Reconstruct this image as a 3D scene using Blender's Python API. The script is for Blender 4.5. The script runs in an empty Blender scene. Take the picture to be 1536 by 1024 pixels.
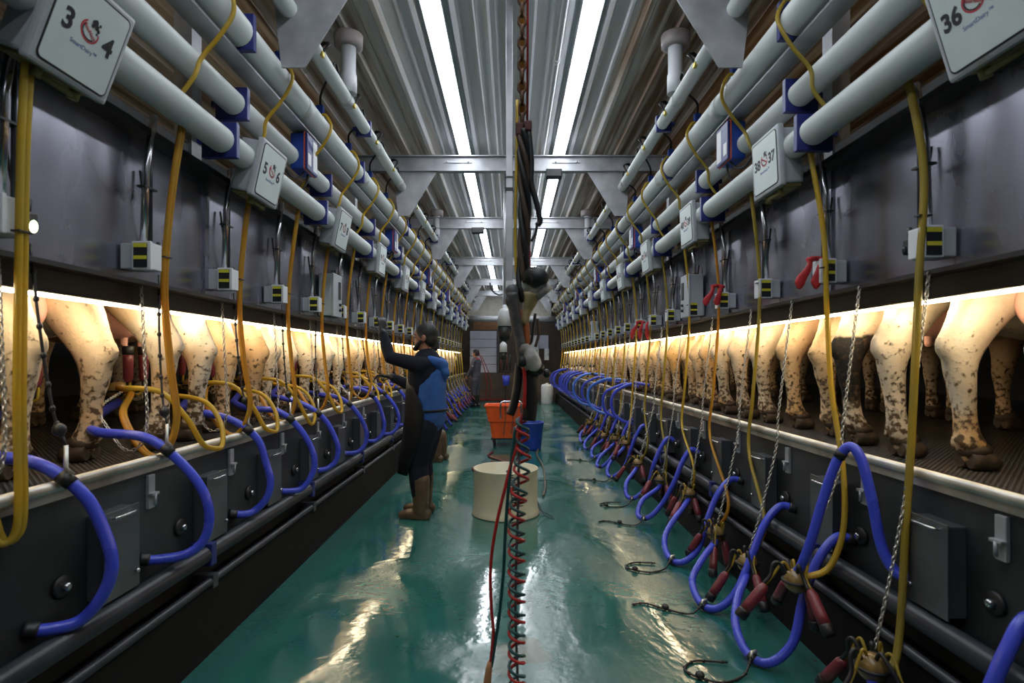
import bpy, bmesh, math, random
from mathutils import Vector, Matrix, Quaternion

scene = bpy.context.scene
COL = scene.collection
PI = math.pi
ORD = ("first second third fourth fifth sixth seventh eighth ninth tenth eleventh twelfth thirteenth fourteenth fifteenth "
       "sixteenth seventeenth eighteenth nineteenth twentieth twenty-first twenty-second twenty-third twenty-fourth "
       "twenty-fifth twenty-sixth").split()
SIDE = {-1: 'left', 1: 'right'}
EYE = 1.45
F = 850.0

# ------------------------------------------------------------------ materials
MATS = {}


def _mat(name):
    m = bpy.data.materials.new(name)
    m.use_nodes = True
    nt = m.node_tree
    return m, nt, nt.nodes['Principled BSDF'], nt.nodes['Material Output']


def M(name, col, rough=0.5, metal=0.0, var=0.18, scale=9.0, bump=0.0, dirt=None, dirt_amt=0.5, stretch=(1, 1, 1), spec=0.5):
    """plain procedural surface: noise-varied colour and roughness, optional dirt blotches and bump"""
    if name in MATS:
        return MATS[name]
    m, nt, b, out = _mat(name)
    N, L = nt.nodes, nt.links
    tc = N.new('ShaderNodeTexCoord')
    mp = N.new('ShaderNodeMapping')
    mp.inputs['Scale'].default_value = stretch
    L.new(tc.outputs['Object'], mp.inputs['Vector'])
    nz = N.new('ShaderNodeTexNoise')
    nz.inputs['Scale'].default_value = scale
    nz.inputs['Detail'].default_value = 5
    L.new(mp.outputs['Vector'], nz.inputs['Vector'])
    rp = N.new('ShaderNodeValToRGB')
    rp.color_ramp.elements[0].position = 0.3
    rp.color_ramp.elements[1].position = 0.7
    rp.color_ramp.elements[0].color = tuple(c * (1 - var) for c in col) + (1,)
    rp.color_ramp.elements[1].color = tuple(min(1, c * (1 + var)) for c in col) + (1,)
    L.new(nz.outputs['Fac'], rp.inputs['Fac'])
    colour = rp.outputs['Color']
    if dirt:
        n2 = N.new('ShaderNodeTexNoise')
        n2.inputs['Scale'].default_value = scale * 0.45
        n2.inputs['Detail'].default_value = 8
        L.new(mp.outputs['Vector'], n2.inputs['Vector'])
        r2 = N.new('ShaderNodeValToRGB')
        r2.color_ramp.elements[0].position = 0.72 - 0.4 * dirt_amt
        r2.color_ramp.elements[1].position = 0.86 - 0.3 * dirt_amt
        L.new(n2.outputs['Fac'], r2.inputs['Fac'])
        mx = N.new('ShaderNodeMixRGB')
        mx.inputs['Color2'].default_value = tuple(dirt) + (1,)
        L.new(r2.outputs['Color'], mx.inputs['Fac'])
        L.new(colour, mx.inputs['Color1'])
        colour = mx.outputs['Color']
    L.new(colour, b.inputs['Base Color'])
    mr = N.new('ShaderNodeMapRange')
    mr.inputs['To Min'].default_value = max(0.02, rough - 0.1)
    mr.inputs['To Max'].default_value = min(1, rough + 0.1)
    L.new(nz.outputs['Fac'], mr.inputs['Value'])
    L.new(mr.outputs['Result'], b.inputs['Roughness'])
    b.inputs['Metallic'].default_value = metal
    b.inputs['Specular IOR Level'].default_value = spec
    if bump:
        bp = N.new('ShaderNodeBump')
        bp.inputs['Strength'].default_value = bump
        bp.inputs['Distance'].default_value = 0.01
        L.new(nz.outputs['Fac'], bp.inputs['Height'])
        L.new(bp.outputs['Normal'], b.inputs['Normal'])
    MATS[name] = m
    return m


def glow(name, col, strength):
    if name in MATS:
        return MATS[name]
    m, nt, b, out = _mat(name)
    b.inputs['Base Color'].default_value = (0.8, 0.8, 0.8, 1)
    b.inputs['Emission Color'].default_value = tuple(col) + (1,)
    b.inputs['Emission Strength'].default_value = strength
    MATS[name] = m
    return m


def tube_mat(name, col, col2):
    """amber rubber tubing that lets some light through"""
    m, nt, b, out = _mat(name)
    N, L = nt.nodes, nt.links
    nz = N.new('ShaderNodeTexNoise')
    nz.inputs['Scale'].default_value = 3
    tc = N.new('ShaderNodeTexCoord')
    L.new(tc.outputs['Object'], nz.inputs['Vector'])
    rp = N.new('ShaderNodeValToRGB')
    rp.color_ramp.elements[0].position, rp.color_ramp.elements[1].position = 0.35, 0.65
    rp.color_ramp.elements[0].color = tuple(col) + (1,)
    rp.color_ramp.elements[1].color = tuple(col2) + (1,)
    L.new(nz.outputs['Fac'], rp.inputs['Fac'])
    L.new(rp.outputs['Color'], b.inputs['Base Color'])
    b.inputs['Roughness'].default_value = 0.25
    tr = N.new('ShaderNodeBsdfTranslucent')
    L.new(rp.outputs['Color'], tr.inputs['Color'])
    mx = N.new('ShaderNodeMixShader')
    mx.inputs['Fac'].default_value = 0.45
    L.new(b.outputs['BSDF'], mx.inputs[1])
    L.new(tr.outputs['BSDF'], mx.inputs[2])
    L.new(mx.outputs['Shader'], out.inputs['Surface'])
    MATS[name] = m
    return m


def floor_mat():
    m, nt, b, out = _mat('teal wet epoxy')
    N, L = nt.nodes, nt.links
    tc = N.new('ShaderNodeTexCoord')

    def noise(scale, detail, sc=(1, 1, 1), dist=0.0, loc=(0, 0, 0)):
        mp = N.new('ShaderNodeMapping')
        mp.inputs['Scale'].default_value = sc
        mp.inputs['Location'].default_value = loc
        L.new(tc.outputs['Object'], mp.inputs['Vector'])
        n = N.new('ShaderNodeTexNoise')
        n.inputs['Scale'].default_value = scale
        n.inputs['Detail'].default_value = detail
        n.inputs['Distortion'].default_value = dist
        L.new(mp.outputs['Vector'], n.inputs['Vector'])
        return n.outputs['Fac']

    def ramp(src, p0, p1, c0=(0, 0, 0), c1=(1, 1, 1)):
        r = N.new('ShaderNodeValToRGB')
        r.color_ramp.elements[0].position, r.color_ramp.elements[1].position = p0, p1
        r.color_ramp.elements[0].color, r.color_ramp.elements[1].color = c0 + (1,), c1 + (1,)
        L.new(src, r.inputs['Fac'])
        return r.outputs['Color']

    def mix(fac, a, c):
        x = N.new('ShaderNodeMixRGB')
        L.new(fac, x.inputs['Fac'])
        for s, k in ((a, 'Color1'), (c, 'Color2')):
            if isinstance(s, tuple):
                x.inputs[k].default_value = s + (1,)
            else:
                L.new(s, x.inputs[k])
        return x.outputs['Color']

    base = ramp(noise(1.6, 6), 0.3, 0.7, (0.012, 0.085, 0.076), (0.022, 0.13, 0.114))
    worn = ramp(noise(2.4, 9, (1, 0.45, 1), 0.6, (3, 1, 0)), 0.52, 0.72)
    base = mix(worn, base, (0.03, 0.115, 0.11))
    # brown-green stain patch on the floor ahead of the drum
    sp = N.new('ShaderNodeVectorMath')
    sp.operation = 'DISTANCE'
    n3 = N.new('ShaderNodeTexNoise')
    n3.inputs['Scale'].default_value = 4
    n3.inputs['Detail'].default_value = 4
    L.new(tc.outputs['Object'], n3.inputs['Vector'])
    ad = N.new('ShaderNodeVectorMath')
    ad.operation = 'MULTIPLY_ADD'
    L.new(n3.outputs['Color'], ad.inputs[0])
    ad.inputs[1].default_value = (0.42, 0.5, 0)
    L.new(tc.outputs['Object'], ad.inputs[2])
    L.new(ad.outputs['Vector'], sp.inputs[0])
    sp.inputs[1].default_value = (0.03 + 0.21, 2.82 + 0.25, 0)
    stain = ramp(sp.outputs['Value'], 0.11, 0.17, (1, 1, 1), (0, 0, 0))
    base = mix(stain, base, (0.03, 0.055, 0.015))
    specks = ramp(noise(14, 3), 0.72, 0.76)
    base = mix(specks, base, (0.03, 0.05, 0.03))
    L.new(base, b.inputs['Base Color'])
    pud = ramp(noise(0.95, 5, (1.1, 0.8, 1), 0.8, (0.4, 2.0, 0)), 0.44, 0.54)
    rr = N.new('ShaderNodeMapRange')
    rr.inputs['To Min'].default_value = 0.27
    rr.inputs['To Max'].default_value = 0.09
    L.new(pud, rr.inputs['Value'])
    L.new(rr.outputs['Result'], b.inputs['Roughness'])
    b.inputs['Specular IOR Level'].default_value = 1.0
    inv = N.new('ShaderNodeMapRange')
    inv.inputs['To Min'].default_value = 0.26
    inv.inputs['To Max'].default_value = 0.09
    L.new(pud, inv.inputs['Value'])
    bp = N.new('ShaderNodeBump')
    bp.inputs['Distance'].default_value = 0.02
    L.new(inv.outputs['Result'], bp.inputs['Strength'])
    h = noise(5.5, 3, (1, 1, 1), 0.5)
    h2 = noise(19, 3, (1, 1, 1), 0.3, (7, 2, 0))
    hm = N.new('ShaderNodeMath')
    hm.operation = 'MULTIPLY_ADD'
    L.new(h2, hm.inputs[0])
    hm.inputs[1].default_value = 0.32
    L.new(h, hm.inputs[2])
    L.new(hm.outputs['Value'], bp.inputs['Height'])
    b2 = N.new('ShaderNodeBump')
    b2.inputs['Distance'].default_value = 0.006
    b2.inputs['Strength'].default_value = 0.35
    L.new(pud, b2.inputs['Height'])
    L.new(bp.outputs['Normal'], b2.inputs['Normal'])
    L.new(b2.outputs['Normal'], b.inputs['Normal'])
    return m


def cow_mat(name, patch=None, patches=0.0, tint=(0.66, 0.52, 0.36)):
    """cream hide with mud towards the hooves; patch = (x, y, z, radius) of one black marking"""
    m, nt, b, out = _mat(name)
    N, L = nt.nodes, nt.links
    tc = N.new('ShaderNodeTexCoord')
    oi = N.new('ShaderNodeObjectInfo')
    off = N.new('ShaderNodeVectorMath')
    off.operation = 'MULTIPLY_ADD'
    cx = N.new('ShaderNodeCombineXYZ')
    for k in ('X', 'Y', 'Z'):
        L.new(oi.outputs['Random'], cx.inputs[k])
    L.new(cx.outputs['Vector'], off.inputs[0])
    off.inputs[1].default_value = (40, 70, 20)
    L.new(tc.outputs['Object'], off.inputs[2])

    def noise(scale, detail, vec=None):
        n = N.new('ShaderNodeTexNoise')
        n.inputs['Scale'].default_value = scale
        n.inputs['Detail'].default_value = detail
        L.new(vec or off.outputs['Vector'], n.inputs['Vector'])
        return n

    def ramp(src, p0, p1, c0=(0, 0, 0), c1=(1, 1, 1)):
        r = N.new('ShaderNodeValToRGB')
        r.color_ramp.elements[0].position, r.color_ramp.elements[1].position = p0, p1
        r.color_ramp.elements[0].color, r.color_ramp.elements[1].color = c0 + (1,), c1 + (1,)
        L.new(src, r.inputs['Fac'])
        return r.outputs['Color']

    def mix(fac, a, c):
        x = N.new('ShaderNodeMixRGB')
        L.new(fac, x.inputs['Fac'])
        for s, k in ((a, 'Color1'), (c, 'Color2')):
            if isinstance(s, tuple):
                x.inputs[k].default_value = s + (1,)
            else:
                L.new(s, x.inputs[k])
        return x.outputs['Color']

    n1 = noise(4.5, 6)
    base = ramp(n1.outputs['Fac'], 0.3, 0.72, tuple(c * 0.74 for c in tint), tuple(min(1, c * 1.22) for c in tint))
    tan = ramp(noise(1.6, 3).outputs['Fac'], 0.56, 0.68)
    base = mix(tan, base, (0.62, 0.36, 0.13))
    if patches:
        pm = ramp(noise(1.7, 2).outputs['Fac'], 0.62 - patches, 0.64 - patches)
        base = mix(pm, base, (0.025, 0.022, 0.02))
    if patch:
        ds = N.new('ShaderNodeVectorMath')
        ds.operation = 'DISTANCE'
        wob = N.new('ShaderNodeVectorMath')
        wob.operation = 'MULTIPLY_ADD'
        L.new(noise(6, 3).outputs['Color'], wob.inputs[0])
        wob.inputs[1].default_value = (0.14, 0.14, 0.14)
        L.new(tc.outputs['Object'], wob.inputs[2])
        L.new(wob.outputs['Vector'], ds.inputs[0])
        ds.inputs[1].default_value = (patch[0] + .07, patch[1] + .07, patch[2] + .07)
        pm = ramp(ds.outputs['Value'], patch[3], patch[3] + 0.015, (1, 1, 1), (0, 0, 0))
        base = mix(pm, base, (0.022, 0.02, 0.02))
    # mud splashes that thin out above the hock
    sx = N.new('ShaderNodeSeparateXYZ')
    L.new(tc.outputs['Object'], sx.inputs['Vector'])
    hz = N.new('ShaderNodeMapRange')
    hz.inputs['From Min'].default_value = 0.0
    hz.inputs['From Max'].default_value = 0.75
    hz.inputs['To Min'].default_value = 0.30
    hz.inputs['To Max'].default_value = 0.0
    L.new(sx.outputs['Z'], hz.inputs['Value'])
    fine = noise(38, 7)
    su = N.new('ShaderNodeMath')
    su.operation = 'ADD'
    L.new(fine.outputs['Fac'], su.inputs[0])
    L.new(hz.outputs['Result'], su.inputs[1])
    mud = ramp(su.outputs['Value'], 0.67, 0.80)
    base = mix(mud, base, (0.10, 0.062, 0.032))
    L.new(base, b.inputs['Base Color'])
    b.inputs['Roughness'].default_value = 0.75
    b.inputs['Specular IOR Level'].default_value = 0.25
    bp = N.new('ShaderNodeBump')
    bp.inputs['Strength'].default_value = 0.35
    bp.inputs['Distance'].default_value = 0.012
    L.new(su.outputs['Value'], bp.inputs['Height'])
    L.new(bp.outputs['Normal'], b.inputs['Normal'])
    return m


def ceiling_mat():
    m, nt, b, out = _mat('ribbed steel ceiling')
    N, L = nt.nodes, nt.links
    tc = N.new('ShaderNodeTexCoord')
    mp = N.new('ShaderNodeMapping')
    mp.inputs['Scale'].default_value = (5.5, 0.22, 1)
    L.new(tc.outputs['Object'], mp.inputs['Vector'])
    n1 = N.new('ShaderNodeTexNoise')
    n1.inputs['Scale'].default_value = 2.2
    n1.inputs['Detail'].default_value = 8
    L.new(mp.outputs['Vector'], n1.inputs['Vector'])
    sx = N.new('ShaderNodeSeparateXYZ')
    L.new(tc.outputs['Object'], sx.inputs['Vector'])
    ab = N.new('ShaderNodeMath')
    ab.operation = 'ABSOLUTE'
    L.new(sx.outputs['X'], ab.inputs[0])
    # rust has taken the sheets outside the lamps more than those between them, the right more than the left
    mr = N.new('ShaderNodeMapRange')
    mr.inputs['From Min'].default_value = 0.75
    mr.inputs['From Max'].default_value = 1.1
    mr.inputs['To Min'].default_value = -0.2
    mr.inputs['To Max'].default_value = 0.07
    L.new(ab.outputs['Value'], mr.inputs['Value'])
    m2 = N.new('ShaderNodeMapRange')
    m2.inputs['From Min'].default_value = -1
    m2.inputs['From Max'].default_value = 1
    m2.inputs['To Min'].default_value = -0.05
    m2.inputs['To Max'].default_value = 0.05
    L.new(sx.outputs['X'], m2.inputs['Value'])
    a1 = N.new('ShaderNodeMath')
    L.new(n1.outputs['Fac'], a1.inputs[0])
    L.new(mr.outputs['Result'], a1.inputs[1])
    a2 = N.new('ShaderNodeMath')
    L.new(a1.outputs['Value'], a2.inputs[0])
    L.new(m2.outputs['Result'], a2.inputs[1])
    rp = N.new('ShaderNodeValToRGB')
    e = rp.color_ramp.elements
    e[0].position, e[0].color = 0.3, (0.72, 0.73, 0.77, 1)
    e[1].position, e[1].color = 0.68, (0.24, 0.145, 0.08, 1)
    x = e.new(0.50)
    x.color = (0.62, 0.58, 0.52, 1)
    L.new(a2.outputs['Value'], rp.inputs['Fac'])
    L.new(rp.outputs['Color'], b.inputs['Base Color'])
    b.inputs['Roughness'].default_value = 0.4
    b.inputs['Metallic'].default_value = 0.1
    return m


def mat_mat():
    """ribbed rubber matting, wet"""
    m, nt, b, out = _mat('ribbed rubber mat')
    N, L = nt.nodes, nt.links
    tc = N.new('ShaderNodeTexCoord')
    hs = []
    for rot in (PI / 4, -PI / 4):
        mp = N.new('ShaderNodeMapping')
        mp.inputs['Rotation'].default_value = (0, 0, rot)
        L.new(tc.outputs['Object'], mp.inputs['Vector'])
        w = N.new('ShaderNodeTexWave')
        w.inputs['Scale'].default_value = 17
        L.new(mp.outputs['Vector'], w.inputs['Vector'])
        hs.append(w)
    mu = N.new('ShaderNodeMath')
    mu.operation = 'MULTIPLY'
    L.new(hs[0].outputs['Fac'], mu.inputs[0])
    L.new(hs[1].outputs['Fac'], mu.inputs[1])
    bp = N.new('ShaderNodeBump')
    bp.inputs['Strength'].default_value = 0.9
    bp.inputs['Distance'].default_value = 0.012
    L.new(mu.outputs['Value'], bp.inputs['Height'])
    L.new(bp.outputs['Normal'], b.inputs['Normal'])
    nz = N.new('ShaderNodeTexNoise')
    nz.inputs['Scale'].default_value = 2.5
    nz.inputs['Detail'].default_value = 8
    L.new(tc.outputs['Object'], nz.inputs['Vector'])
    rp = N.new('ShaderNodeValToRGB')
    rp.color_ramp.elements[0].color = (0.035, 0.036, 0.04, 1)
    rp.color_ramp.elements[1].color = (0.07, 0.05, 0.03, 1)
    rp.color_ramp.elements[0].position, rp.color_ramp.elements[1].position = 0.4, 0.68
    L.new(nz.outputs['Fac'], rp.inputs['Fac'])
    L.new(rp.outputs['Color'], b.inputs['Base Color'])
    b.inputs['Roughness'].default_value = 0.2
    return m


PVC = M('white pvc pipe', (0.56, 0.60, 0.59), 0.32, var=0.06, scale=3, dirt=(0.42, 0.42, 0.36), dirt_amt=0.25, stretch=(1, .3, 1))
PVCB = M('white pvc fitting', (0.66, 0.68, 0.72), 0.4, var=0.05, scale=4)
CAPM = M('stained pvc cap', (0.44, 0.39, 0.38), 0.6, var=0.2, scale=12)
CLAMP = M('navy plastic clamp', (0.02, 0.028, 0.17), 0.4)
BLUE = M('blue plastic', (0.02, 0.075, 0.42), 0.35)
HOSE = M('blue rubber hose', (0.05, 0.075, 0.60), 0.3, var=0.1, scale=5)
HOSE2 = M('pale blue rubber hose', (0.06, 0.17, 0.68), 0.3, var=0.1, scale=5)
AMBER = tube_mat('amber tube', (0.62, 0.29, 0.03), (0.56, 0.34, 0.05))
YELLOW = tube_mat('yellow tube', (0.66, 0.44, 0.04), (0.56, 0.42, 0.07))
OLIVE = tube_mat('olive tube', (0.42, 0.33, 0.07), (0.5, 0.36, 0.05))
STEEL = M('brushed steel panel', (0.34, 0.34, 0.41), 0.26, metal=0.9, var=0.3, scale=2.4, bump=0.07, stretch=(1, 1, .4))
DSTEEL = M('dull steel plate', (0.062, 0.068, 0.076), 0.40, metal=0.6, var=0.3, scale=3, dirt=(0.025, 0.026, 0.025), dirt_amt=0.55)
RIM = M('worn galvanised rim', (0.50, 0.48, 0.44), 0.38, metal=0.7, var=0.3, scale=6, dirt=(0.2, 0.15, 0.09), dirt_amt=0.35)
TUBE_STEEL = M('polished steel tube', (0.55, 0.55, 0.58), 0.2, metal=0.95, var=0.1)
GALV = M('galvanised steel', (0.44, 0.45, 0.48), 0.42, metal=0.5, var=0.2, scale=7)
GREYBOX = M('grey plastic enclosure', (0.40, 0.43, 0.46), 0.42, var=0.06, dirt=(0.25, 0.22, 0.12), dirt_amt=0.2)
FACE = M('pale label plate', (0.60, 0.67, 0.66), 0.4, var=0.03)
INK = M('black ink', (0.008, 0.008, 0.01), 0.5)
RED_INK = M('red ink', (0.5, 0.02, 0.035), 0.5)
BLUE_INK = M('blue ink', (0.07, 0.14, 0.36), 0.5)
BLACK = M('black rubber', (0.012, 0.012, 0.014), 0.45)
KERB = M('black painted kerb', (0.006, 0.005, 0.005), 0.6, var=0.4, scale=4, bump=0.2, spec=0.15)
BOXM = M('dull steel box', (0.13, 0.14, 0.155), 0.38, metal=0.6, var=0.2, scale=4)
DARKPIPE = M('dark grey pipe', (0.04, 0.042, 0.052), 0.33, var=0.3, scale=4)
CABLE = M('black cable', (0.01, 0.01, 0.011), 0.5)
YELLAB = M('yellow label', (0.62, 0.58, 0.03), 0.5)
WHITE = M('white plastic', (0.66, 0.68, 0.70), 0.4, var=0.05)
BROWN_STAIN = M('yellowed underside', (0.22, 0.19, 0.07), 0.6, var=0.4, scale=14)
MAROON = M('maroon teat cup shell', (0.16, 0.025, 0.035), 0.35)
CLAWM = M('smoky amber claw bowl', (0.24, 0.155, 0.055), 0.22, var=0.35, scale=20)
LINK = M('steel chain', (0.50, 0.49, 0.46), 0.32, metal=0.8)
RUST = M('rusty chain', (0.11, 0.05, 0.025), 0.7, metal=0.3, var=0.5, scale=30)
ORANGE = M('orange plastic', (0.78, 0.11, 0.015), 0.4, var=0.08, dirt=(0.4, 0.06, 0.02), dirt_amt=0.2)
BUCKET = M('blue bucket plastic', (0.012, 0.05, 0.38), 0.35)
DRUM = M('yellowed white drum', (0.60, 0.58, 0.45), 0.45, var=0.08, scale=3, dirt=(0.46, 0.40, 0.22), dirt_amt=0.3)
REDH = M('red air hose', (0.42, 0.02, 0.02), 0.35)
TEALH = M('dark teal hose', (0.01, 0.07, 0.075), 0.35)
CLOTH_R = M('red rubber glove', (0.42, 0.015, 0.02), 0.6, var=0.25, scale=20)
PINK = M('udder skin', (0.72, 0.38, 0.30), 0.55, var=0.15, scale=8)
HOOF = M('muddy hoof', (0.07, 0.045, 0.025), 0.6, var=0.4, scale=18, bump=0.4)
SKIN = M('skin', (0.36, 0.17, 0.11), 0.5, var=0.1)
HAIR = M('black hair', (0.010, 0.009, 0.009), 0.6, scale=40, bump=0.5)
NAVY = M('dark navy cloth', (0.008, 0.010, 0.020), 0.8, var=0.25, spec=.2)
VEST = M('blue fleece', (0.018, 0.085, 0.30), 0.8, var=0.2, scale=14, bump=0.2)
APRON = M('black waterproof apron', (0.006, 0.007, 0.010), 0.5, var=0.3, spec=.25)
BOOT = M('brown rubber boot', (0.085, 0.055, 0.032), 0.35, var=0.25)
COVERALL = M('grey coverall', (0.05, 0.052, 0.075), 0.7, var=0.2)
REDC = M('red collar', (0.45, 0.03, 0.02), 0.7)
WOOD = M('tan wood', (0.42, 0.20, 0.09), 0.5)
BROWN = M('dark brown boards', (0.055, 0.038, 0.028), 0.6, var=0.35, scale=5)
BEIGE = M('beige board', (0.6, 0.58, 0.52), 0.6, var=0.1)
DOORM = M('pale grey shutter', (0.38, 0.40, 0.48), 0.5, var=0.1, scale=3)
DARKW = M('dark barn wall', (0.03, 0.028, 0.026), 0.8, var=0.3, scale=2)
LAMPH = M('lamp housing', (0.6, 0.62, 0.64), 0.4)
FLOORM, CEILM, MATM = floor_mat(), ceiling_mat(), mat_mat()
TUBE_ON = glow('fluorescent diffuser', (0.90, 0.95, 1.0), 17.0)
LED_ON = glow('warm led strip', (1.0, 0.83, 0.55), 36.0)
GREEN_ON = glow('green indicator', (0.78, 1.0, 0.45), 9.0)
COWS = [cow_mat('cream hide'), cow_mat('pale hide', tint=(0.72, 0.62, 0.48)), cow_mat('tan hide', tint=(0.62, 0.44, 0.26)),
        cow_mat('spotted hide', patches=0.03)]
COW_HOCK = cow_mat('hide with black hock', patch=(-0.03, 0.19, 0.43, 0.19), tint=(0.7, 0.58, 0.42))


# ------------------------------------------------------------------ mesh building
def cr(pts, n=8, closed=False):
    """Catmull-Rom through the points"""
    P = [Vector(p) for p in pts]
    if len(P) < 3:
        return P
    out = []
    k = len(P)
    for i in range(k - 1 if not closed else k):
        p1, p2 = P[i], P[(i + 1) % k]
        p0 = P[i - 1] if (i > 0 or closed) else p1 * 2 - p2
        p3 = P[(i + 2) % k] if (i + 2 < k or closed) else p2 * 2 - p1
        for j in range(n):
            t = j / n
            out.append(0.5 * ((2 * p1) + (p2 - p0) * t + (2 * p0 - 5 * p1 + 4 * p2 - p3) * t * t + (3 * p1 - p0 - 3 * p2 + p3) * t ** 3))
    if not closed:
        out.append(P[-1])
    return out


class MB:
    def __init__(s):
        s.v, s.f, s.sm, s.mi = [], [], [], []
        s.cur = 0

    def _add(s, vs, fs, smooth):
        o = len(s.v)
        s.v += [tuple(v) for v in vs]
        s.f += [tuple(o + i for i in f) for f in fs]
        s.sm += smooth if isinstance(smooth, list) else [smooth] * len(fs)
        s.mi += [s.cur] * len(fs)

    def box(s, c, d, rot=None, bevel=0.0):
        if bevel:
            bm = bmesh.new()
            bmesh.ops.create_cube(bm, size=1)
            for v in bm.verts:
                v.co = Vector((v.co.x * d[0], v.co.y * d[1], v.co.z * d[2]))
            bmesh.ops.bevel(bm, geom=bm.edges[:], offset=bevel, segments=2, affect='EDGES', profile=0.6)
            bm.verts.index_update()
            vs = [v.co.copy() for v in bm.verts]
            fs = [[v.index for v in f.verts] for f in bm.faces]
            bm.free()
        else:
            x, y, z = (k / 2 for k in d)
            vs = [Vector(p) for p in ((-x, -y, -z), (x, -y, -z), (x, y, -z), (-x, y, -z), (-x, -y, z), (x, -y, z), (x, y, z), (-x, y, z))]
            fs = [(3, 2, 1, 0), (4, 5, 6, 7), (0, 1, 5, 4), (1, 2, 6, 5), (2, 3, 7, 6), (3, 0, 4, 7)]
        if rot is not None:
            vs = [rot @ v for v in vs]
        c = Vector(c)
        s._add([v + c for v in vs], fs, False)
        return s

    def tube(s, pts, r, n=8, caps=True, rb=None, up=None, closed=False, dome=False):
        """sweep an ellipse along pts; r (and rb) scalar or list"""
        P = [Vector(p) for p in pts]
        k = len(P)
        R = list(r) if isinstance(r, (list, tuple)) else [r] * k
        RB = R if rb is None else (list(rb) if isinstance(rb, (list, tuple)) else [rb] * k)
        if dome:
            d0 = (P[0] - P[1]).normalized()
            d1 = (P[-1] - P[-2]).normalized()
            pa, pb, ra, rbb, Pm, Rm, RBm = [], [], [], [], P, R, RB
            ex = [(0.98, 0.2), (0.8, 0.6), (0.45, 0.89)]
            P = [P[0] + d0 * (R[0] * a) for a, c in ex] + Pm + [P[-1] + d1 * (R[-1] * a) for a, c in reversed(ex)]
            R = [Rm[0] * c for a, c in ex] + Rm + [Rm[-1] * c for a, c in reversed(ex)]
            RB = [RBm[0] * c for a, c in ex] + RBm + [RBm[-1] * c for a, c in reversed(ex)]
            k = len(P)
        T = []
        for i in range(k):
            if closed:
                t = P[(i + 1) % k] - P[i - 1]
            else:
                t = P[min(i + 1, k - 1)] - P[max(i - 1, 0)]
            T.append(t.normalized() if t.length > 1e-9 else Vector((0, 0, 1)))
        if up is None:
            up = Vector((0, 0, 1)) if abs(T[0].z) < 0.9 else Vector((1, 0, 0))
        up = Vector(up)
        nrm = (up - T[0] * up.dot(T[0])).normalized()
        vs = []
        for i in range(k):
            if i:
                q = T[i - 1].rotation_difference(T[i])
                nrm = q @ nrm
                nrm = (nrm - T[i] * nrm.dot(T[i])).normalized()
            bn = T[i].cross(nrm)
            for j in range(n):
                a = 2 * PI * j / n
                vs.append(P[i] + nrm * (math.cos(a) * R[i]) + bn * (math.sin(a) * RB[i]))
        fs = []
        for i in range(k if closed else k - 1):
            i2 = (i + 1) % k
            for j in range(n):
                fs.append((i * n + j, i * n + (j + 1) % n, i2 * n + (j + 1) % n, i2 * n + j))
        sm = [True] * len(fs)
        if caps and not closed:
            fs.append(tuple(reversed(range(n))))
            fs.append(tuple((k - 1) * n + j for j in range(n)))
            sm += [dome, dome]
        s._add(vs, fs, sm)
        return s

    def lathe(s, prof, n=20, loc=(0, 0, 0), rot=None, smooth=True):
        """profile of (radius, z) turned about z"""
        vs, fs = [], []
        for r, z in prof:
            for j in range(n):
                a = 2 * PI * j / n
                vs.append(Vector((r * math.cos(a), r * math.sin(a), z)))
        k = len(prof)
        for i in range(k - 1):
            for j in range(n):
                fs.append((i * n + j, i * n + (j + 1) % n, (i + 1) * n + (j + 1) % n, (i + 1) * n + j))
        sm = [smooth] * len(fs)
        if prof[0][0] > 1e-6:
            fs.append(tuple(reversed(range(n))))
            sm.append(False)
        if prof[-1][0] > 1e-6:
            fs.append(tuple((k - 1) * n + j for j in range(n)))
            sm.append(False)
        loc = Vector(loc)
        s._add([(rot @ v if rot is not None else v) + loc for v in vs], fs, sm)
        return s

    def ball(s, c, r, n=12, m=8):
        r = r if isinstance(r, (tuple, list)) else (r, r, r)
        vs = [Vector((0, 0, -1))]
        for i in range(1, m):
            b = -PI / 2 + PI * i / m
            for j in range(n):
                a = 2 * PI * j / n
                vs.append(Vector((math.cos(b) * math.cos(a), math.cos(b) * math.sin(a), math.sin(b))))
        vs.append(Vector((0, 0, 1)))
        fs = [(0, 1 + (j + 1) % n, 1 + j) for j in range(n)]
        for i in range(m - 2):
            for j in range(n):
                a, b = 1 + i * n, 1 + (i + 1) * n
                fs.append((a + j, a + (j + 1) % n, b + (j + 1) % n, b + j))
        t = len(vs) - 1
        a = 1 + (m - 2) * n
        fs += [(a + j, a + (j + 1) % n, t) for j in range(n)]
        c = Vector(c)
        s._add([Vector((v.x * r[0], v.y * r[1], v.z * r[2])) + c for v in vs], fs, True)
        return s

    def prism(s, poly, axis, a, b):
        """extrude a 2-D polygon from a to b along axis ('x','y','z')"""
        n = len(poly)

        def P(p, t):
            return {'x': (t, p[0], p[1]), 'y': (p[0], t, p[1]), 'z': (p[0], p[1], t)}[axis]
        vs = [P(p, a) for p in poly] + [P(p, b) for p in poly]
        fs = [tuple(reversed(range(n))), tuple(range(n, 2 * n))] + [(i, (i + 1) % n, n + (i + 1) % n, n + i) for i in range(n)]
        s._add(vs, fs, False)
        return s

    def quad(s, *p):
        s._add([Vector(q) for q in p], [tuple(range(len(p)))], False)
        return s

    def mesh(s, name):
        me = bpy.data.meshes.new(name)
        me.from_pydata(s.v, [], s.f)
        me.polygons.foreach_set('use_smooth', s.sm)
        me.polygons.foreach_set('material_index', s.mi)
        bm = bmesh.new()
        bm.from_mesh(me)
        bmesh.ops.recalc_face_normals(bm, faces=bm.faces)
        bm.to_mesh(me)
        bm.free()
        me.update()
        return me

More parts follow.
